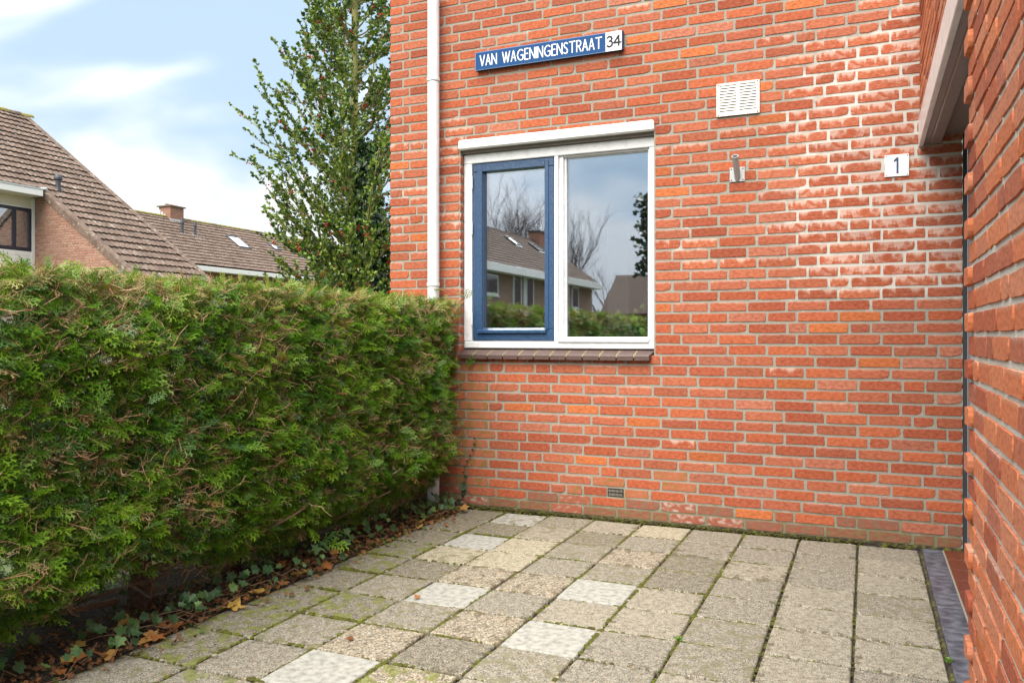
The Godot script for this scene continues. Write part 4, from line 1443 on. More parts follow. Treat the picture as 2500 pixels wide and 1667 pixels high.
# ------------------------------------------------------------------ holly tree with ivy
func holly_leaf() -> ArrayMesh:
	return leaf_fan([[0, 0], [0.14, 0.10], [0.34, 0.14], [0.22, 0.30], [0.42, 0.42], [0.24, 0.56], [0.34, 0.72], [0.15, 0.80], [0, 1.06]], 0.45)

func holly_tree() -> void:
	var r := RandomNumberGenerator.new()
	r.seed = 91
	var base := Vector3(-5.70, -0.05, -3.52)
	var t := thing("holly_tree", "tall holly tree with red berries standing behind the hedge", "tree", base)
	var trunk := Tubes.new()
	var spine := []
	var rad := []
	for k in 16:
		var y := 7.6 * k / 15.0
		spine.append(Vector3(0.04 * sin(y * 1.3) - 0.012 * y, y, 0.04 * cos(y * 1.1)))
		rad.append(0.075 * pow(1.0 - y / 7.9, 0.8) + 0.006)
	trunk.add(spine, rad, 9)
	mk("trunk", trunk.mesh(), M.holly_bark, t)
	var limbs := Tubes.new()
	var leaves := []
	var tints := []
	var berries := []
	var reds := []
	var along := func(y: float) -> Vector3:
		var k := clampf(y / 7.6 * 15.0, 0.0, 14.99)
		return (spine[int(k)] as Vector3).lerp(spine[int(k) + 1], k - int(k))
	var leafy := func(p: Vector3, dir: Vector3, density: float):
		if r.randf() > density:
			return
		for q in r.randi_range(1, 2):
			var d := (dir * 0.7 + Vector3(r.randf_range(-1, 1), r.randf_range(-0.7, 0.8), r.randf_range(-1, 1))).normalized()
			var b := frame_to(d, r.randf() * TAU)
			leaves.append(Transform3D(b.scaled(Vector3.ONE * r.randf_range(0.034, 0.058)), p))
			var c := Color(0.055, 0.12, 0.014).lerp(Color(0.20, 0.27, 0.03), r.randf())
			if r.randf() < 0.18:
				c = Color(0.03, 0.075, 0.04)
			tints.append(c)
	var shape := [[1.5, 0.80], [1.9, 1.0], [2.4, 1.30], [3.3, 1.42], [4.3, 1.15], [5.1, 0.82], [6.2, 0.5], [7.7, 0.12]]
	for k in 190:
		var tip_y := 1.5 + 6.1 * pow(k / 190.0, 1.15)
		var far := 0.12
		for q in shape.size() - 1:
			if tip_y >= float(shape[q][0]) and tip_y < float(shape[q + 1][0]):
				far = lerpf(shape[q][1], shape[q + 1][1], (tip_y - float(shape[q][0])) / (float(shape[q + 1][0]) - float(shape[q][0])))
		var az := k * 2.39996 + r.randf_range(-0.5, 0.5)
		var reach := far * r.randf_range(0.55, 0.95)
		var rise := r.randf_range(0.75, 1.1) if tip_y > 2.6 else r.randf_range(0.3, 0.7)
		var from: Vector3 = along.call(maxf(0.7, tip_y - reach * rise))
		var out := Vector3(cos(az), 0, sin(az))
		var pts := []
		var rr := []
		var steps := 9
		for s in steps + 1:
			var u := float(s) / steps
			pts.append(from + out * reach * u + Vector3(0, reach * (rise * u * (0.45 + 0.55 * u)), 0) + Vector3(r.randf_range(-1, 1), r.randf_range(-1, 1), r.randf_range(-1, 1)) * 0.018)
			rr.append(lerpf(0.015, 0.003, u) * (0.5 + 0.5 * reach))
		limbs.add(pts, rr, 5)
		for s in range(2, steps + 1):
			var side := 1 + int(reach > 0.55)
			for q in side:
				var u := float(s) / steps
				var p: Vector3 = pts[s]
				var dir := (out * 0.6 + Vector3.UP * 0.75 + Vector3(r.randf_range(-1, 1), r.randf_range(-0.3, 0.5), r.randf_range(-1, 1)) * 0.75).normalized()
				var length := r.randf_range(0.14, 0.40) * (0.55 + 0.5 * reach)
				var tip := p + dir * length
				var mid := p + dir * length * 0.5 + Vector3(r.randf_range(-1, 1), r.randf_range(-1, 1), r.randf_range(-1, 1)) * 0.02
				limbs.add([p, mid, tip], [0.0042, 0.003, 0.0016], 4)
				var dens := 0.55 + 0.4 * u
				for w in 12:
					leafy.call(p.lerp(tip, 0.15 + 0.85 * w / 11.0), dir, dens)
				leafy.call(tip, dir, 1.0)
				leafy.call(tip, dir, 1.0)
				if r.randf() < 0.20:
					for w in r.randi_range(3, 9):
						berries.append(Transform3D(Basis.IDENTITY.scaled(Vector3.ONE * r.randf_range(0.007, 0.0105)), mid + Vector3(r.randf_range(-1, 1), r.randf_range(-1, 1), r.randf_range(-1, 1)) * 0.028))
						reds.append(Color.WHITE)
	mk("branches", limbs.mesh(), M.holly_bark, t)
	many("crown", holly_leaf(), M.holly, leaves, tints, t).set_meta("kind", "stuff")
	var ball := SphereMesh.new()
	ball.radius = 1.0
	ball.height = 2.0
	ball.radial_segments = 8
	ball.rings = 5
	many("berries", ball, M.berry, berries, reds, t).set_meta("kind", "stuff")
	# ivy that climbs the trunk
	var v := thing("climbing_ivy", "dark ivy climbing the holly trunk beside the house corner", "ivy", base + Vector3(0.12, 0, 0.08))
	var stems := Tubes.new()
	var where := []
	var green := []
	for k in 9:
		var a := TAU * k / 9.0
		var pts := []
		var rr := []
		for s in 14:
			var y := 3.2 * s / 13.0
			pts.append(Vector3(0.10 * cos(a + y * 0.8), y, 0.10 * sin(a + y * 0.8)) - Vector3(0.12, 0, 0.08) * 0.8)
			rr.append(lerpf(0.014, 0.005, s / 13.0))
		stems.add(pts, rr, 5)
	mk("stems", stems.mesh(), M.bark, v)
	for k in 2300:
		var y := 3.55 * pow(r.randf(), 1.1)
		var wide := 0.33 * (1.0 - 0.75 * pow(y / 3.6, 2.0)) * (1.0 + 0.5 * grain.get_noise_2d(y * 2.0, 90.0))
		var a := r.randf() * TAU
		var d := Vector3(cos(a), 0, sin(a))
		var p := d * wide * pow(r.randf(), 0.4) + Vector3(0.06, y, 0.04)
		var b := frame_to((Vector3(0, -0.9, 0) + d * 0.5 + Vector3(r.randf_range(-1, 1), r.randf_range(-1, 1), r.randf_range(-1, 1)) * 0.5).normalized(), r.randf() * TAU)
		where.append(Transform3D(b.scaled(Vector3.ONE * r.randf_range(0.055, 0.095)), p))
		green.append(Color(0.016, 0.045, 0.012).lerp(Color(0.05, 0.10, 0.018), pow(r.randf(), 2.0)))
	many("leaves", ivy_leaf(), M.holly, where, green, v).set_meta("kind", "stuff")
	# yellow-leaved shrub between hedge and roofs
	var sh := thing("yellow_shrub", "small shrub with yellow autumn leaves under the holly", "shrub", Vector3(-6.05, -0.05, -2.3))
	var sticks := Tubes.new()
	where = []
	green = []
	for k in 34:
		var a := r.randf() * TAU
		var lean := r.randf_range(0.05, 0.38)
		var high := r.randf_range(1.45, 1.95)
		var pts := []
		for s in 7:
			var u := s / 6.0
			pts.append(Vector3(cos(a) * lean * u, high * u, sin(a) * lean * u) + Vector3(r.randf_range(-1, 1), 0, r.randf_range(-1, 1)) * 0.02)
		sticks.add(pts, [0.008, 0.006, 0.005, 0.004, 0.003, 0.002, 0.0012], 4)
		for w in 15:
			var u := r.randf_range(0.55, 1.0)
			if u > 0.9 and k % 2:
				continue
			var p: Vector3 = (pts[int(u * 5.99)] as Vector3) + Vector3(r.randf_range(-1, 1), r.randf_range(-1, 1), r.randf_range(-1, 1)) * 0.06
			where.append(Transform3D(frame_to(Vector3(r.randf_range(-1, 1), r.randf_range(-1, 0.6), r.randf_range(-1, 1)), r.randf() * TAU).scaled(Vector3.ONE * r.randf_range(0.04, 0.075)), p))
			green.append(Color(0.48, 0.38, 0.04).lerp(Color(0.24, 0.30, 0.05), r.randf()) if r.randf() < 0.85 else Color(0.35, 0.16, 0.05))
	mk("stems", sticks.mesh(), M.twig, sh)
	many("leaves", ivy_leaf(), M.leaf, where, green, sh).set_meta("kind", "stuff")

# ------------------------------------------------------------------ roofs of interlocking tiles
var tile_mesh_cache: ArrayMesh
const RUN := 0.8153   # cosine of the roof pitch
const DROP := 0.5791  # sine
const GAUGE := 0.3345

func roof_tile() -> ArrayMesh:
	if tile_mesh_cache:
		return tile_mesh_cache
	var st := SurfaceTool.new()
	st.begin(Mesh.PRIMITIVE_TRIANGLES)
	var prof := []
	for k in 11:
		var u := k / 10.0
		prof.append(Vector2(lerpf(-0.152, 0.152, u), 0.020 * pow(0.5 + 0.5 * cos(u * TAU * 2.0 + PI), 0.8) + (0.004 if k == 10 else 0.0)))
	for k in 10:
		var a: Vector2 = prof[k]
		var b: Vector2 = prof[k + 1]
		var lo := 0.048
		var hi := 0.0
		st.set_smooth_group(1)
		quad(st, Vector3(a.x, a.y + hi, -0.39), Vector3(b.x, b.y + hi, -0.39), Vector3(b.x, b.y + lo, 0.0), Vector3(a.x, a.y + lo, 0.0), Vector3.UP)
		st.set_smooth_group(-1)
		quad(st, Vector3(a.x, a.y + lo, 0.0), Vector3(b.x, b.y + lo, 0.0), Vector3(b.x, b.y + lo - 0.034, -0.006), Vector3(a.x, a.y + lo - 0.034, -0.006), Vector3.BACK)
	st.generate_normals()
	tile_mesh_cache = st.commit()
	return tile_mesh_cache

# A slope facing +x. RIDGE: its x and y at the top; z from Z0 (near) to Z1 (far). ROWS(column z) -> number of courses from the ridge.
func tiled(roof: Node3D, ridge: Vector2, z0: float, z1: float, rows: Callable, keep: int, mirror := 1.0) -> void:
	var basis := Basis(Vector3(0, 0, -1), Vector3(DROP, RUN, 0), Vector3(RUN, -DROP, 0))
	if mirror < 0.0:
		basis = Basis(Vector3(0, 0, 1), Vector3(-DROP, RUN, 0), Vector3(-RUN, -DROP, 0))
	var list := []
	var n := int(round(absf(z1 - z0) / 0.3))
	for c in n:
		var z := z0 + (z1 - z0) * (c + 0.5) / n
		for k in int(rows.call(z)):
			var s := GAUGE * (k + 1)
			var at := Vector3(ridge.x + s * RUN * mirror, ridge.y - s * DROP, z) + basis.y * rng.randf_range(-0.003, 0.004)
			var b := basis.rotated(basis.y, rng.randf_range(-0.006, 0.006))
			list.append({"t": Transform3D(b, at), "mat": M.tile[[0, 0, 1, 2, 0, 1, 3][rng.randi_range(0, 6)]], "show": -at.distance_to(EYE)})
	list.sort_custom(func(a, b): return a.show > b.show)
	var rest := {}
	for i in list.size():
		var e: Dictionary = list[i]
		if i < keep:
			var o := mk("roof_tile", roof_tile(), e.mat, roof)
			o.transform = e.t
			continue
		if not rest.has(e.mat):
			rest[e.mat] = SurfaceTool.new()
			rest[e.mat].set_material(e.mat)
		rest[e.mat].append_from(roof_tile(), 0, e.t)
	if rest.size():
		var m := ArrayMesh.new()
		for st in rest.values():
			m = st.commit(m)
		var o := MeshInstance3D.new()
		o.name = "roof_tiles"
		o.mesh = m
		o.set_meta("kind", "stuff")
		roof.add_child(o, true)

func ridge_caps(roof: Node3D, ridge: Vector2, z0: float, z1: float, m: Material) -> void:
	var z := z0
	var st := SurfaceTool.new()
	st.begin(Mesh.PRIMITIVE_TRIANGLES)
	for k in 7:
		var a := PI * k / 7.0
		var b := PI * (k + 1) / 7.0
		quad(st, Vector3(0.115 * cos(a), 0.105 * sin(a), 0), Vector3(0.115 * cos(b), 0.105 * sin(b), 0), Vector3(0.135 * cos(b), 0.125 * sin(b), -0.42), Vector3(0.135 * cos(a), 0.125 * sin(a), -0.42), Vector3(cos(a), sin(a), 0))
	st.generate_normals()
	var cap := st.commit()
	while z > z1:
		mk("ridge_tile", cap, m if rng.randf() < 0.75 else M.tile[1], roof, Vector3(ridge.x, ridge.y - 0.02, z))
		z -= 0.40

func roof_vent(parent: Node, at: Vector3, high: float, rad: float, hood: bool, m: Material) -> void:
	var v := part_node("roof_vent", parent, at)
	if hood:
		mk("stack", lathe([Vector2(rad * 1.2, -0.2), Vector2(rad * 1.1, 0.12), Vector2(rad, 0.14), Vector2(rad, high * 0.75)], 16), m, v)
		mk("hood", lathe([Vector2(rad * 1.0, high * 0.70), Vector2(rad * 1.65, high * 0.72), Vector2(rad * 1.65, high * 0.82), Vector2(rad * 1.3, high * 0.95), Vector2(rad * 0.6, high), Vector2(0, high * 1.01)], 16), m, v)
	else:
		mk("stack", lathe([Vector2(rad * 1.3, -0.25), Vector2(rad * 1.25, 0.1), Vector2(rad, 0.12), Vector2(rad, high * 0.6), Vector2(rad * 1.3, high * 0.62), Vector2(rad * 1.3, high * 0.7), Vector2(rad * 0.75, high), Vector2(0, high)], 14), m, v)
	var st := st_new()
	box(st, Vector3(0.08, -0.05, 0), Vector3(0.45, 0.02, 0.34), 0.004, Basis(Vector3.BACK, -atan2(DROP, RUN)))
	mk("flashing", done(st), m if hood else M.lead, v)

func neighbour_house() -> void:
	# house with a roof that sweeps low beside a flat-topped bay
	var h := thing("neighbour_house", "brown-tiled house with long sweeping roof and blinds in its window, far left", "house", Vector3(-19.46, 0, -9.316))
	var o := -h.position
	var ridge := Vector2(-23.30, 7.78)
	var roof := part_node("roof", h, o)
	tiled(roof, ridge, -3.6, -11.83, func(z: float) -> int: return 28 if z < -9.32 else 15, 300)
	tiled(roof, ridge, -3.6, -11.83, func(_z: float) -> int: return 15, 0, -1.0)
	ridge_caps(roof, ridge, -3.6, -11.75, M.ridge_moss)
	# verge tiles along the step of the roof and at its far end
	var st := st_new()
	box(st, Vector3(0, -0.055, -0.17), Vector3(0.05, 0.16, 0.345), 0.006)
	box(st, Vector3(0.07, 0.028, -0.17), Vector3(0.17, 0.02, 0.345), 0.006)
	var verge := done(st)
	var basis := Basis(Vector3(0, 0, -1), Vector3(DROP, RUN, 0), Vector3(RUN, -DROP, 0))
	for k in range(15, 28):
		var s := GAUGE * (k + 1)
		mk("verge_tile", verge, M.tile[k % 3], roof).transform = Transform3D(basis.rotated(Vector3.UP, 0.0), Vector3(ridge.x + s * RUN, ridge.y - s * DROP, -9.29) + basis.y * 0.018)
	for k in 28:
		var s := GAUGE * (k + 1)
		mk("verge_tile", verge, M.tile[(k + 1) % 3], roof).transform = Transform3D(Basis(-basis.x, basis.y, basis.z), Vector3(ridge.x + s * RUN, ridge.y - s * DROP, -11.86) + basis.y * 0.018)
	# body
	var body := part_node("wall", h, o)
	st = st_new()
	span(st, Vector3(-27.2, -0.1, -11.80), Vector3(-19.52, 4.55, -3.6))
	mk("core", done(st), M.mortar_far, body)
	for z in [-11.80, -3.62]:
		st = st_new()
		tri(st, Vector3(-27.2, 4.551, z), Vector3(-19.52, 4.551, z), Vector3(-23.3, 7.55, z), Vector3.FORWARD)
		mk("gable", done(st), M.mortar_far, body)
	# side wall under the low roof, brick by brick
	var side := part_node("side_wall", h, o)
	st = st_new()
	quad(st, Vector3(-19.52, -0.1, -9.325), Vector3(-14.4, -0.1, -9.325), Vector3(-14.4, 1.35, -9.325), Vector3(-19.52, 4.98, -9.325), Vector3.BACK)
	quad(st, Vector3(-14.4, -0.1, -9.325), Vector3(-14.4, -0.1, -11.8), Vector3(-14.4, 1.35, -11.8), Vector3(-14.4, 1.35, -9.325), Vector3.RIGHT)
	mk("mortar", done(st), M.mortar_far, side)
	var lo := 1.5
	var list := courses(Vector3(-19.45, lo, -9.316), Vector3.RIGHT, 53, 0.0625, func(k: int) -> Array: return [[0.0, (4.84 - (lo + 0.0625 * k + 0.05)) / 0.7103 + 0.10]] if 4.84 - (lo + 0.0625 * k + 0.05) > 0.0 else [], func(_x, _y): return M.far_brick[rng.randi_range(0, 3)])
	set_bricks(list, side, 300, func(p: Vector3) -> bool: return p.y > 2.75)
	# gutter
	var g := part_node("gutter", h, o)
	bx("gutter_box", Vector3(-19.62, 4.665, -9.20), Vector3(-18.98, 4.83, -3.6), M.gutter, g, 0.01)
	bx("gutter_lip", Vector3(-19.02, 4.831, -9.20), Vector3(-18.97, 4.865, -3.6), M.lead, g)
	bx("lead_corner", Vector3(-19.25, 4.831, -9.32), Vector3(-18.97, 4.90, -9.205), M.lead, g, 0.02)
	# bay front with window
	var bay := part_node("bay_front", h, o)
	bx("panel", Vector3(-19.52, 4.42, -9.235), Vector3(-19.475, 4.664, -3.6), M.cream_panel, bay)
	bx("panel_strip", Vector3(-19.50, 4.389, -9.235), Vector3(-19.455, 4.419, -3.6), M.gutter, bay)
	bx("corner_board", Vector3(-19.53, 2.2, -9.318), Vector3(-19.452, 4.664, -9.236), M.gutter, bay)
	for k in 12:
		bx("weatherboard", Vector3(-19.52, 1.9 + 0.117 * k, -9.235), Vector3(-19.462, 1.9 + 0.117 * k + 0.113, -3.6), M.gutter, bay)
	for z in [-9.235, -7.30]:
		var w := part_node("window", h, o + Vector3(-19.47, 3.31, z))
		for e in [[0.0, 0.075], [0.40, 0.50], [0.90, 0.98]]:
			bx("frame_bar", Vector3(-0.05, 0.0, e[0]), Vector3(0.012, 1.075, e[1]), M.dark_frame, w, 0.008)
		bx("frame_bar", Vector3(-0.05, 1.0, 0.0), Vector3(0.010, 1.076, 0.98), M.dark_frame, w, 0.008)
		bx("frame_bar", Vector3(-0.05, -0.001, 0.0), Vector3(0.010, 0.085, 0.98), M.dark_frame, w, 0.008)
		bx("pane", Vector3(-0.012, 0.08, 0.07), Vector3(-0.010, 1.0, 0.90), M.pane, w)
		bx("backing", Vector3(-0.05, 0.08, 0.07), Vector3(-0.045, 1.0, 0.90), M.dark, w)
		for side_z in [0.085, 0.505]:
			st = st_new()
			for k in 30:
				box(st, Vector3(-0.028, 0.10 + 0.030 * k, side_z + 0.16), Vector3(0.022, 0.004, 0.30), 0.0, Basis(Vector3.BACK, 0.5))
			mk("blind", done(st), M.blind, w)
	# a ventilation stack in the roof
	roof_vent(h, o + Vector3(-19.25, 4.86, -9.82), 0.50, 0.062, true, M.vent_plastic)

func skylight(parent: Node, x0: float, x1: float, z0: float, z1: float, eaves: Vector2) -> void:
	var s := part_node("skylight", parent)
	var turn := Basis(Vector3.BACK, -atan2(DROP, RUN))
	var mid := Vector3((x0 + x1) / 2, eaves.y - 0.7103 * ((x0 + x1) / 2 - eaves.x) + 0.09, (z0 + z1) / 2)
	var long := absf(x1 - x0) / RUN
	var wide := absf(z1 - z0)
	for e in [[Vector3(0, 0, wide / 2), Vector3(long, 0.09, 0.07)], [Vector3(0, 0, -wide / 2), Vector3(long, 0.09, 0.07)], [Vector3(long / 2, 0, 0), Vector3(0.09, 0.09, wide + 0.07)], [Vector3(-long / 2, 0, 0), Vector3(0.09, 0.09, wide + 0.07)]]:
		var st := st_new()
		box(st, mid + turn * (e[0] as Vector3), e[1], 0.01, turn)
		mk("frame_bar", done(st), M.vent_plastic, s)
	var g := st_new()
	box(g, mid, Vector3(long - 0.09, 0.03, wide - 0.07), 0.0, turn)
	mk("pane", done(g), M.roof_pane, s)
	g = st_new()
	box(g, mid + turn * Vector3(long / 2 + 0.12, -0.035, 0), Vector3(0.16, 0.02, wide + 0.2), 0.004, turn)
	mk("flashing", done(g), M.lead, s)

func chimney(parent: Node, x0: float, x1: float, z0: float, z1: float, y0: float, y1: float) -> void:
	var c := part_node("chimney", parent)
	bx("core", Vector3(x0 + 0.01, y0, z0 + 0.01), Vector3(x1 - 0.01, y1, z1 - 0.01), M.mortar_far, c)
	var pick := func(_x, _y) -> Material: return M.far_brick[[0, 2, 2, 0][rng.randi_range(0, 3)]]
	var rows := int((y1 - y0) / 0.0625)
	set_bricks(courses(Vector3(x0, y0, z1), Vector3.RIGHT, rows, 0.0625, func(_k): return [[0.0, x1 - x0]], pick), c, 0)
	set_bricks(courses(Vector3(x1, y0, z1), Vector3.FORWARD, rows, 0.0625, func(_k): return [[0.0, z1 - z0]], pick), c, 0)
	bx("cap", Vector3(x0 - 0.09, y1, z0 - 0.09), Vector3(x1 + 0.09, y1 + 0.075, z1 + 0.09), mat(L(0.16, 0.14, 0.10), 0.9), c, 0.012)
	for k in 3:
		mk("chimney_pot", lathe([Vector2(0.10, 0), Vector2(0.09, 0.07), Vector2(0.17, 0.075), Vector2(0.02, 0.13), Vector2(0, 0.13)], 10), mat(L(0.30, 0.10, 0.06), 0.8), c, Vector3((x0 + x1) / 2, y1 + 0.075, lerpf(z0 + 0.2, z1 - 0.2, k / 2.0)))
	for k in 5:   # stepped lead along the roof
		var x := lerpf(x0 + 0.12, x1, k / 4.0)
		bx("flashing", Vector3(x - 0.13, y0, z1 + 0.001), Vector3(x + 0.01, 7.86 - 0.7103 * (x + 35.7) + 0.12, z1 + 0.012), M.lead, c)
	bx("flashing", Vector3(x1 + 0.001, y0, z0), Vector3(x1 + 0.015, 7.68, z1 + 0.01), M.lead, c)

func row_house() -> void:
	var h := thing("row_house", "long brown-tiled house row with chimney and skylights behind the hedge", "house", Vector3(-31.6, 0, -30))
	var o := -h.position
	var ridge := Vector2(-35.6, 7.78)
	var roof := part_node("roof", h, o)
	tiled(roof, ridge, -21.0, -48.0, func(_z: float) -> int: return 15, 300)
	ridge_caps(roof, ridge, -21.0, -48.0, M.ridge_moss)
	var st := st_new()
	quad(st, Vector3(-35.6, 7.78, -21), Vector3(-35.6, 7.78, -48), Vector3(-39.7, 4.85, -48), Vector3(-39.7, 4.85, -21), Vector3.UP)
	mk("rear_slope", done(st), M.tile[1], roof)
	var body := part_node("wall", h, o)
	bx("core", Vector3(-39.3, -0.1, -47.9), Vector3(-31.95, 4.7, -21.1), M.far_brick[2], body)
	bx("gutter", Vector3(-31.9, 4.55, -48.0), Vector3(-31.32, 4.80, -21.0), M.gutter, h, 0.01).position = o
	for k in 5:
		var w := part_node("window", h, o + Vector3(-31.95, 2.4, -25.0 - 4.6 * k))
		bx("frame", Vector3(-0.02, 0, 0), Vector3(0.04, 1.5, 1.8), M.white, w)
		bx("pane", Vector3(0.041, 0.1, 0.1), Vector3(0.045, 1.4, 1.7), M.far_pane, w)
	var top := part_node("roof_fittings", h, o)
	chimney(h, -36.15 - o.x * 0.0, -35.29, -29.86, -28.90, 7.35, 8.36)
	(h.get_node("chimney") as Node3D).position = o
	roof_vent(top, Vector3(-34.23, 6.82, -28.70), 0.78, 0.075, false, M.vent_plastic)
	roof_vent(top, Vector3(-34.19, 6.80, -29.59), 0.74, 0.07, false, M.vent_plastic)
	skylight(top, -34.53, -33.55, -33.32, -32.36, Vector2(-31.5, 4.85))
	skylight(top, -34.40, -33.84, -36.36, -35.86, Vector2(-31.5, 4.85))

# ------------------------------------------------------------------ what the window panes mirror: houses and bare trees behind the viewer's left shoulder
func bare_tree(called: String, label: String, at: Vector3, high: float, sd: int) -> void:
	var r := RandomNumberGenerator.new()
	r.seed = sd
	var t := thing(called, label, "tree", at, "bare trees mirrored in the window")
	var tb := Tubes.new()
	var tips := [[Vector3.ZERO, Vector3.UP, high * 0.24, high * 0.016, 0]]
	while tips.size():
		var e: Array = tips.pop_back()
		var p: Vector3 = e[0]
		var d: Vector3 = e[1]
		var lv: int = e[4]
		var m := p + d * float(e[2]) * 0.5 + Vector3(r.randf_range(-1, 1), r.randf_range(-0.5, 1), r.randf_range(-1, 1)) * float(e[2]) * 0.06
		var q := p + d * float(e[2]) + Vector3(0, float(e[2]) * 0.05, 0)
		tb.add([p, m, q], [e[3], float(e[3]) * 0.8, float(e[3]) * 0.6], 5 if lv < 3 else 3)
		if lv < 7:
			for k in r.randi_range(2, 3) + (1 if lv == 0 else 0):
				var nd := (d + Vector3(r.randf_range(-1, 1), r.randf_range(-0.2, 0.75), r.randf_range(-1, 1)) * 0.6).normalized()
				tips.append([q if k else m, nd, float(e[2]) * r.randf_range(0.68, 0.9), float(e[3]) * 0.60, lv + 1])
	mk("trunk", tb.mesh(), M.bark, t)

func mirrored_street() -> void:
	var h := thing("mirrored_house", "brown-roofed house with white gutter mirrored in the blue casement pane", "house", Vector3(-17.4, 0, 31))
	var o := -h.position
	var ridge := Vector2(-21.2, 7.78)
	var roof := part_node("roof", h, o)
	tiled(roof, ridge, 49.2, 20.0, func(_z: float) -> int: return 15, 0)
	ridge_caps(roof, ridge, 49.2, 20.2, M.tile[1])
	var st := st_new()
	quad(st, Vector3(-21.2, 7.78, 20), Vector3(-21.2, 7.78, 49.2), Vector3(-25.3, 4.85, 49.2), Vector3(-25.3, 4.85, 20), Vector3.UP)
	mk("rear_slope", done(st), M.tile[1], roof)
	var body := part_node("wall", h, o)
	var wallm := tri_mat(mat(Color.WHITE, 0.9), noise_tex(256, 0.05, [[0.0, L(0.20, 0.125, 0.085)], [1.0, L(0.29, 0.19, 0.135)]], 4, 47), 1.0)
	bx("core", Vector3(-24.9, -0.1, 20.1), Vector3(-17.5, 4.7, 49.0), wallm, body)
	bx("gutter", Vector3(-17.45, 4.42, 20.0), Vector3(-16.85, 4.82, 49.2), M.gutter, h, 0.01).position = o
	for e in [[31.6, 1.6, 3.28, 1.05], [35.2, 1.1, 2.75, 1.8], [37.0, 1.1, 2.75, 1.8], [27.0, 1.6, 3.28, 1.05], [44.7, 1.3, 3.0, 1.4]]:
		var w := part_node("window", h, o + Vector3(-17.5, e[2], e[0]))
		bx("frame", Vector3(0.0, 0, 0), Vector3(0.06, e[3], e[1]), M.white, w)
		bx("pane", Vector3(0.061, 0.45 if e[1] < 1.0 else 0.1, 0.1), Vector3(0.066, e[3] - 0.1, e[1] - 0.1), M.far_pane, w)
		bx("sill", Vector3(0.0, -0.08, -0.05), Vector3(0.12, -0.005, e[1] + 0.05), M.white, w)
	bx("rain_pipe", Vector3(-17.49, -0.1, 36.6), Vector3(-17.38, 4.42, 36.72), M.gutter, h).position = o
	for z in [40.5, 44.3]:
		skylight(h, -20.3, -19.6, z, z + 0.75, Vector2(-17.0, 4.85))
		(h.get_child(h.get_child_count() - 1) as Node3D).position = o
	var c := part_node("chimney", h, o)
	bx("stack", Vector3(-21.5, 7.2, 47.2), Vector3(-20.7, 8.40, 48.4), M.far_brick[2], c)
	bx("cap", Vector3(-21.6, 8.401, 47.1), Vector3(-20.6, 8.48, 48.5), M.dark_frame, c)
	# the next house, darker, end on
	var g := thing("mirrored_gable_house", "dark steep-roofed house mirrored low in the right window pane", "house", Vector3(-15.0, 0, 56))
	bx("walls", Vector3(-2.5, -0.1, -4.0), Vector3(9.0, 2.9, 4.0), wallm, g)
	st = st_new()
	quad(st, Vector3(-2.8, 2.8, -4.3), Vector3(9.3, 2.8, -4.3), Vector3(9.3, 5.9, 0), Vector3(-2.8, 5.9, 0), Vector3(0, 1, -1))
	quad(st, Vector3(-2.8, 2.8, 4.3), Vector3(9.3, 2.8, 4.3), Vector3(9.3, 5.9, 0), Vector3(-2.8, 5.9, 0), Vector3(0, 1, 1))
	tri(st, Vector3(-2.5, 2.9, -4.0), Vector3(-2.5, 2.9, 4.0), Vector3(-2.5, 5.8, 0), Vector3.LEFT)
	tri(st, Vector3(9.0, 2.9, -4.0), Vector3(9.0, 2.9, 4.0), Vector3(9.0, 5.8, 0), Vector3.RIGHT)
	mk("roof", done(st), M.tile[3], g)
	bx("chimney", Vector3(1.0, 5.4, -0.4), Vector3(1.7, 6.7, 0.4), M.far_brick[2], g)
	for x in [0.5, 4.5]:
		bx("window", Vector3(x, 1.2, -4.06), Vector3(x + 1.8, 2.5, -4.001), M.white, g)
	bare_tree("bare_tree", "bare tree left of the chimney, mirrored in the blue casement pane", Vector3(-31.2, -0.1, 63.2), 15.0, 5)
	bare_tree("bare_tree", "bare tree behind the chimney, mirrored in the blue casement pane", Vector3(-28.2, -0.1, 64.6), 15.2, 6)
	bare_tree("bare_tree", "bare tree mirrored across the white mullion of the window", Vector3(-25.2, -0.1, 66.0), 13.0, 7)
	bare_tree("bare_tree", "low bare tree mirrored above the dark roof in the right pane", Vector3(-27.5, -0.1, 86.0), 11.5, 8)
	# an evergreen standing at the near end of the hedge
	var r := RandomNumberGenerator.new()
	r.seed = 17
	var e := thing("evergreen_tree", "dark leafy branch mirrored at the right edge of the window", "tree", Vector3(-2.50, -0.05, 4.78))
	var tb := Tubes.new()
	tb.add([Vector3(0, 0, 0), Vector3(0.03, 1.2, 0), Vector3(0.06, 2.2, 0.02), Vector3(0.08, 3.0, 0.02)], [0.035, 0.028, 0.018, 0.006], 7)
	mk("trunk", tb.mesh(), M.bark, e)
	var where := []
	var tints := []
	for k in 420:
		var y := 1.95 + 1.0 * r.randf()
		var a := r.randf() * TAU
		var p := Vector3(0.05 + 0.20 * cos(a) * r.randf(), y, 0.20 * sin(a) * r.randf())
		where.append(Transform3D(frame_to(Vector3(r.randf_range(-1, 1), r.randf_range(-1, 0.5), r.randf_range(-1, 1)), r.randf() * TAU).scaled(Vector3.ONE * r.randf_range(0.05, 0.085)), p))
		tints.append(Color(0.018, 0.045, 0.012))
	many("crown", ivy_leaf(), M.holly, where, tints, e).set_meta("kind", "stuff")

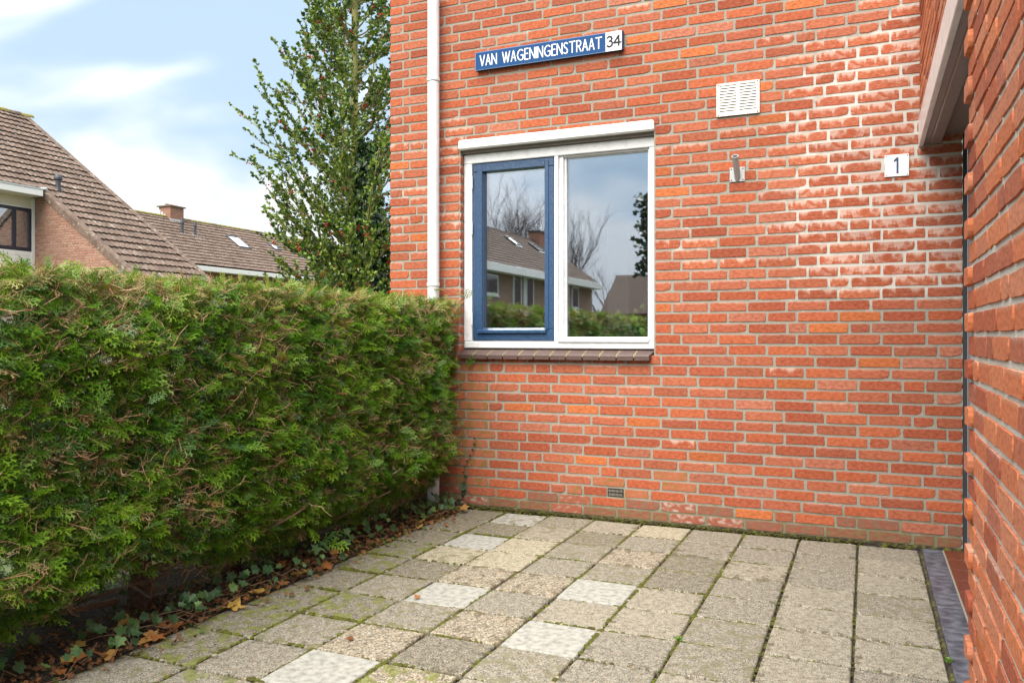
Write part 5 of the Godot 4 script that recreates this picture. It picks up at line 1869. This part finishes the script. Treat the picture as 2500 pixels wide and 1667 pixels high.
# ------------------------------------------------------------------ ivy, fallen leaves and weeds along the hedge foot
func dry_leaf(sd: int) -> ArrayMesh:
	var r := RandomNumberGenerator.new()
	r.seed = sd
	var st := SurfaceTool.new()
	st.begin(Mesh.PRIMITIVE_TRIANGLES)
	var pts := []
	for k in 15:
		var a := TAU * k / 15.0
		var rad := (0.55 if k % 3 == 0 else 0.36) * r.randf_range(0.8, 1.15)
		pts.append(Vector3(cos(a) * rad, 0.22 * rad * absf(sin(a * 1.5 + sd)) + r.randf_range(-0.04, 0.10), sin(a) * rad * 0.85))
	for k in 15:
		st.add_vertex(Vector3(0, 0.02, 0))
		st.add_vertex(pts[k])
		st.add_vertex(pts[(k + 1) % 15])
	st.generate_normals()
	return st.commit()

func litter() -> void:
	var r := RandomNumberGenerator.new()
	r.seed = 404
	# trailing ivy under the hedge
	var iv := thing("ground_ivy", "dark green ivy trailing along the foot of the hedge", "ivy", Vector3(-2.6, 0, 2.0))
	iv.set_meta("kind", "stuff")
	var where := []
	var tints := []
	var stems := Tubes.new()
	for k in 46:
		var z := r.randf_range(0.1, 3.3)
		var p := Vector3(r.randf_range(-2.85, -2.50), 0.03, z)
		var pts := []
		var d := Vector3(r.randf_range(0.0, 0.5), 0, r.randf_range(-1, 1)).normalized()
		for s in 7:
			pts.append(p - iv.position)
			if r.randf() < 0.85:
				var b := frame_to(Vector3(r.randf_range(-0.8, 1.0), r.randf_range(-0.1, 0.5), r.randf_range(-1, 1)), r.randf() * TAU)
				var face := Vector3(r.randf_range(0.2, 1.0), r.randf_range(0.3, 1.0), r.randf_range(-0.4, 0.6)).normalized()
				var y := (Vector3(r.randf_range(-0.6, 1), r.randf_range(-0.7, 0.3), r.randf_range(-1, 1))).normalized()
				y = (y - face * y.dot(face)).normalized()
				b = Basis(y.cross(face), y, face)
				where.append(Transform3D(b.scaled(Vector3.ONE * r.randf_range(0.024, 0.050)), p - iv.position + Vector3(0, r.randf_range(0.01, 0.07), 0)))
				tints.append(Color(0.020, 0.055, 0.018).lerp(Color(0.07, 0.13, 0.03), pow(r.randf(), 1.6)))
			p += (d + Vector3(r.randf_range(-0.5, 0.4), 0, r.randf_range(-0.6, 0.6))) * 0.055
			p.y = 0.02 + 0.05 * r.randf()
			p.x = minf(p.x, -2.40)
		stems.add(pts, [0.0025, 0.0022, 0.002, 0.002, 0.0018, 0.0015, 0.001], 4)
	# one runner up the wall beside the hedge
	var up := []
	for k in 12:
		var t := k / 11.0
		up.append(Vector3(-2.50 + 0.10 * t + 0.02 * sin(t * 9.0), 0.05 + 0.42 * t, 0.012))
	for k in 12:
		var s := r.randf_range(0.016, 0.036) * (1.25 - 0.7 * k / 11.0)
		where.append(Transform3D(Basis.from_euler(Vector3(r.randf_range(-0.4, 0.4), r.randf_range(-0.5, 0.5), r.randf_range(0.5, 5.5))).scaled(Vector3.ONE * s), (up[k] as Vector3) - iv.position + Vector3(0, 0, 0.018)))
		tints.append(Color(0.02, 0.055, 0.028))
		up[k] = (up[k] as Vector3) - iv.position
	stems.add(up, [0.003, 0.003, 0.003, 0.0025, 0.0025, 0.002, 0.002, 0.002, 0.0018, 0.0015, 0.0012, 0.001], 4)
	mk("stems", stems.mesh(), M.twig, iv)
	many("leaves", ivy_leaf(), M.ivy, where, tints, iv).set_meta("kind", "stuff")
	# fallen leaves one can pick out
	var shapes := [dry_leaf(1), dry_leaf(2), dry_leaf(3), dry_leaf(4)]
	var dry := []
	for c in [L(0.20, 0.085, 0.03), L(0.30, 0.16, 0.045), L(0.15, 0.06, 0.028), L(0.36, 0.23, 0.055), L(0.26, 0.10, 0.03)]:
		var m := mat(c, 0.75, 0.0, 0.3)
		m.backlight_enabled = true
		m.backlight = Color(0.4, 0.3, 0.15)
		dry.append(m)
	for k in 64:
		var z := r.randf_range(0.12, 3.2)
		var x := -2.42 - pow(r.randf(), 1.6) * 0.32
		var big := r.randf_range(0.045, 0.085)
		var y := 0.012 + 0.03 * smoothstep(-2.42, -2.7, x)
		if k == 0:
			x = -2.43; z = 1.79; big = 0.12
		elif k == 1:
			x = -2.40; z = 0.16; big = 0.075
		elif k == 2:
			x = -1.80; z = 1.80; big = 0.035; y = 0.006
		elif k == 3:
			x = -1.78; z = 2.33; big = 0.035; y = 0.006
		var tone := 3 if k == 0 else r.randi_range(0, 4)
		var o := mk("fallen_leaf", shapes[k % 4], dry[tone])
		o.name = numbered("fallen_leaf")
		o.position = Vector3(x, y, z)
		o.rotation = Vector3(r.randf_range(-0.35, 0.35), r.randf() * TAU, r.randf_range(-0.35, 0.35))
		o.scale = Vector3.ONE * big
		var lab := "%s withered leaf lying at the hedge foot %s" % [["rust-brown", "ochre", "dark brown", "yellow-brown", "orange-brown"][tone], ["beside the house wall", "a metre from the wall", "in mid hedge", "near the front trunk", "at the near end"][clampi(int(z / 0.65), 0, 4)]]
		if k == 0:
			lab = "largest yellow-brown leaf, curled at the edge of the paving"
		elif k == 1:
			lab = "orange leaf lying where the hedge foot meets the wall"
		elif k == 2:
			lab = "small dark leaf on the pale slab in mid patio"
		elif k == 3:
			lab = "small red-brown leaf beside the pale slab at the bottom edge"
		tag(o, lab, "leaf", "fallen leaves along the hedge")
	# crumbs of litter on the bed and the paving edge
	where = []
	tints = []
	for k in 3800:
		var z := r.randf_range(0.05, 3.5)
		var x := -2.44 - 0.34 * pow(r.randf(), 1.2) + (0.14 * r.randf() if r.randf() < 0.12 else 0.0)
		var s := r.randf_range(0.010, 0.036)
		where.append(Transform3D(Basis.from_euler(Vector3(r.randf_range(-0.6, 0.6), r.randf() * TAU, r.randf_range(-0.6, 0.6))).scaled(Vector3(s, s, s * r.randf_range(0.2, 1.0))), Vector3(x, 0.006 + 0.035 * smoothstep(-2.42, -2.8, x), z)))
		tints.append(Color(0.24, 0.105, 0.04).lerp(Color(0.09, 0.05, 0.026), r.randf()) if r.randf() < 0.85 else Color(0.07, 0.12, 0.02))
	for k in 260:
		var s := r.randf_range(0.002, 0.006)
		where.append(Transform3D(Basis.from_euler(Vector3(0, r.randf() * TAU, 0)).scaled(Vector3(s, s, s * 0.5)), Vector3(r.randf_range(-2.4, -0.3), 0.004, r.randf_range(0.05, 3.0))))
		tints.append([Color(0.5, 0.48, 0.42), Color(0.16, 0.07, 0.03), Color(0.25, 0.10, 0.04)][r.randi_range(0, 2)])
	var cr := many("leaf_crumbs", dry_leaf(5), M.dry, where, tints, self)
	tag(cr, "brown crumbs of leaf litter on the soil along the hedge", "leaf litter", "", "stuff")
	# weeds in the joints
	for e in [[Vector3(-0.652, 0.0, 1.835), "tiny green weed in a paving joint near the bottom edge"], [Vector3(0.262, 0.0, 1.66), "tiny green weed beside the bluestone kerb"]]:
		var w := thing("weed", e[1], "weed", e[0], "weeds in the joints")
		var lw := []
		var lt := []
		for k in 9:
			lw.append(Transform3D(frame_to(Vector3(r.randf_range(-1, 1), 0.5, r.randf_range(-1, 1)), r.randf() * TAU).scaled(Vector3.ONE * 0.016), Vector3(r.randf_range(-0.008, 0.008), 0.002, r.randf_range(-0.008, 0.008))))
			lt.append(Color(0.10, 0.20, 0.02))
		var lm := mat(L(0.10, 0.20, 0.02), 0.6)
		for k in lw.size():
			mk("leaf", ivy_leaf_mesh, lm, w).transform = lw[k]
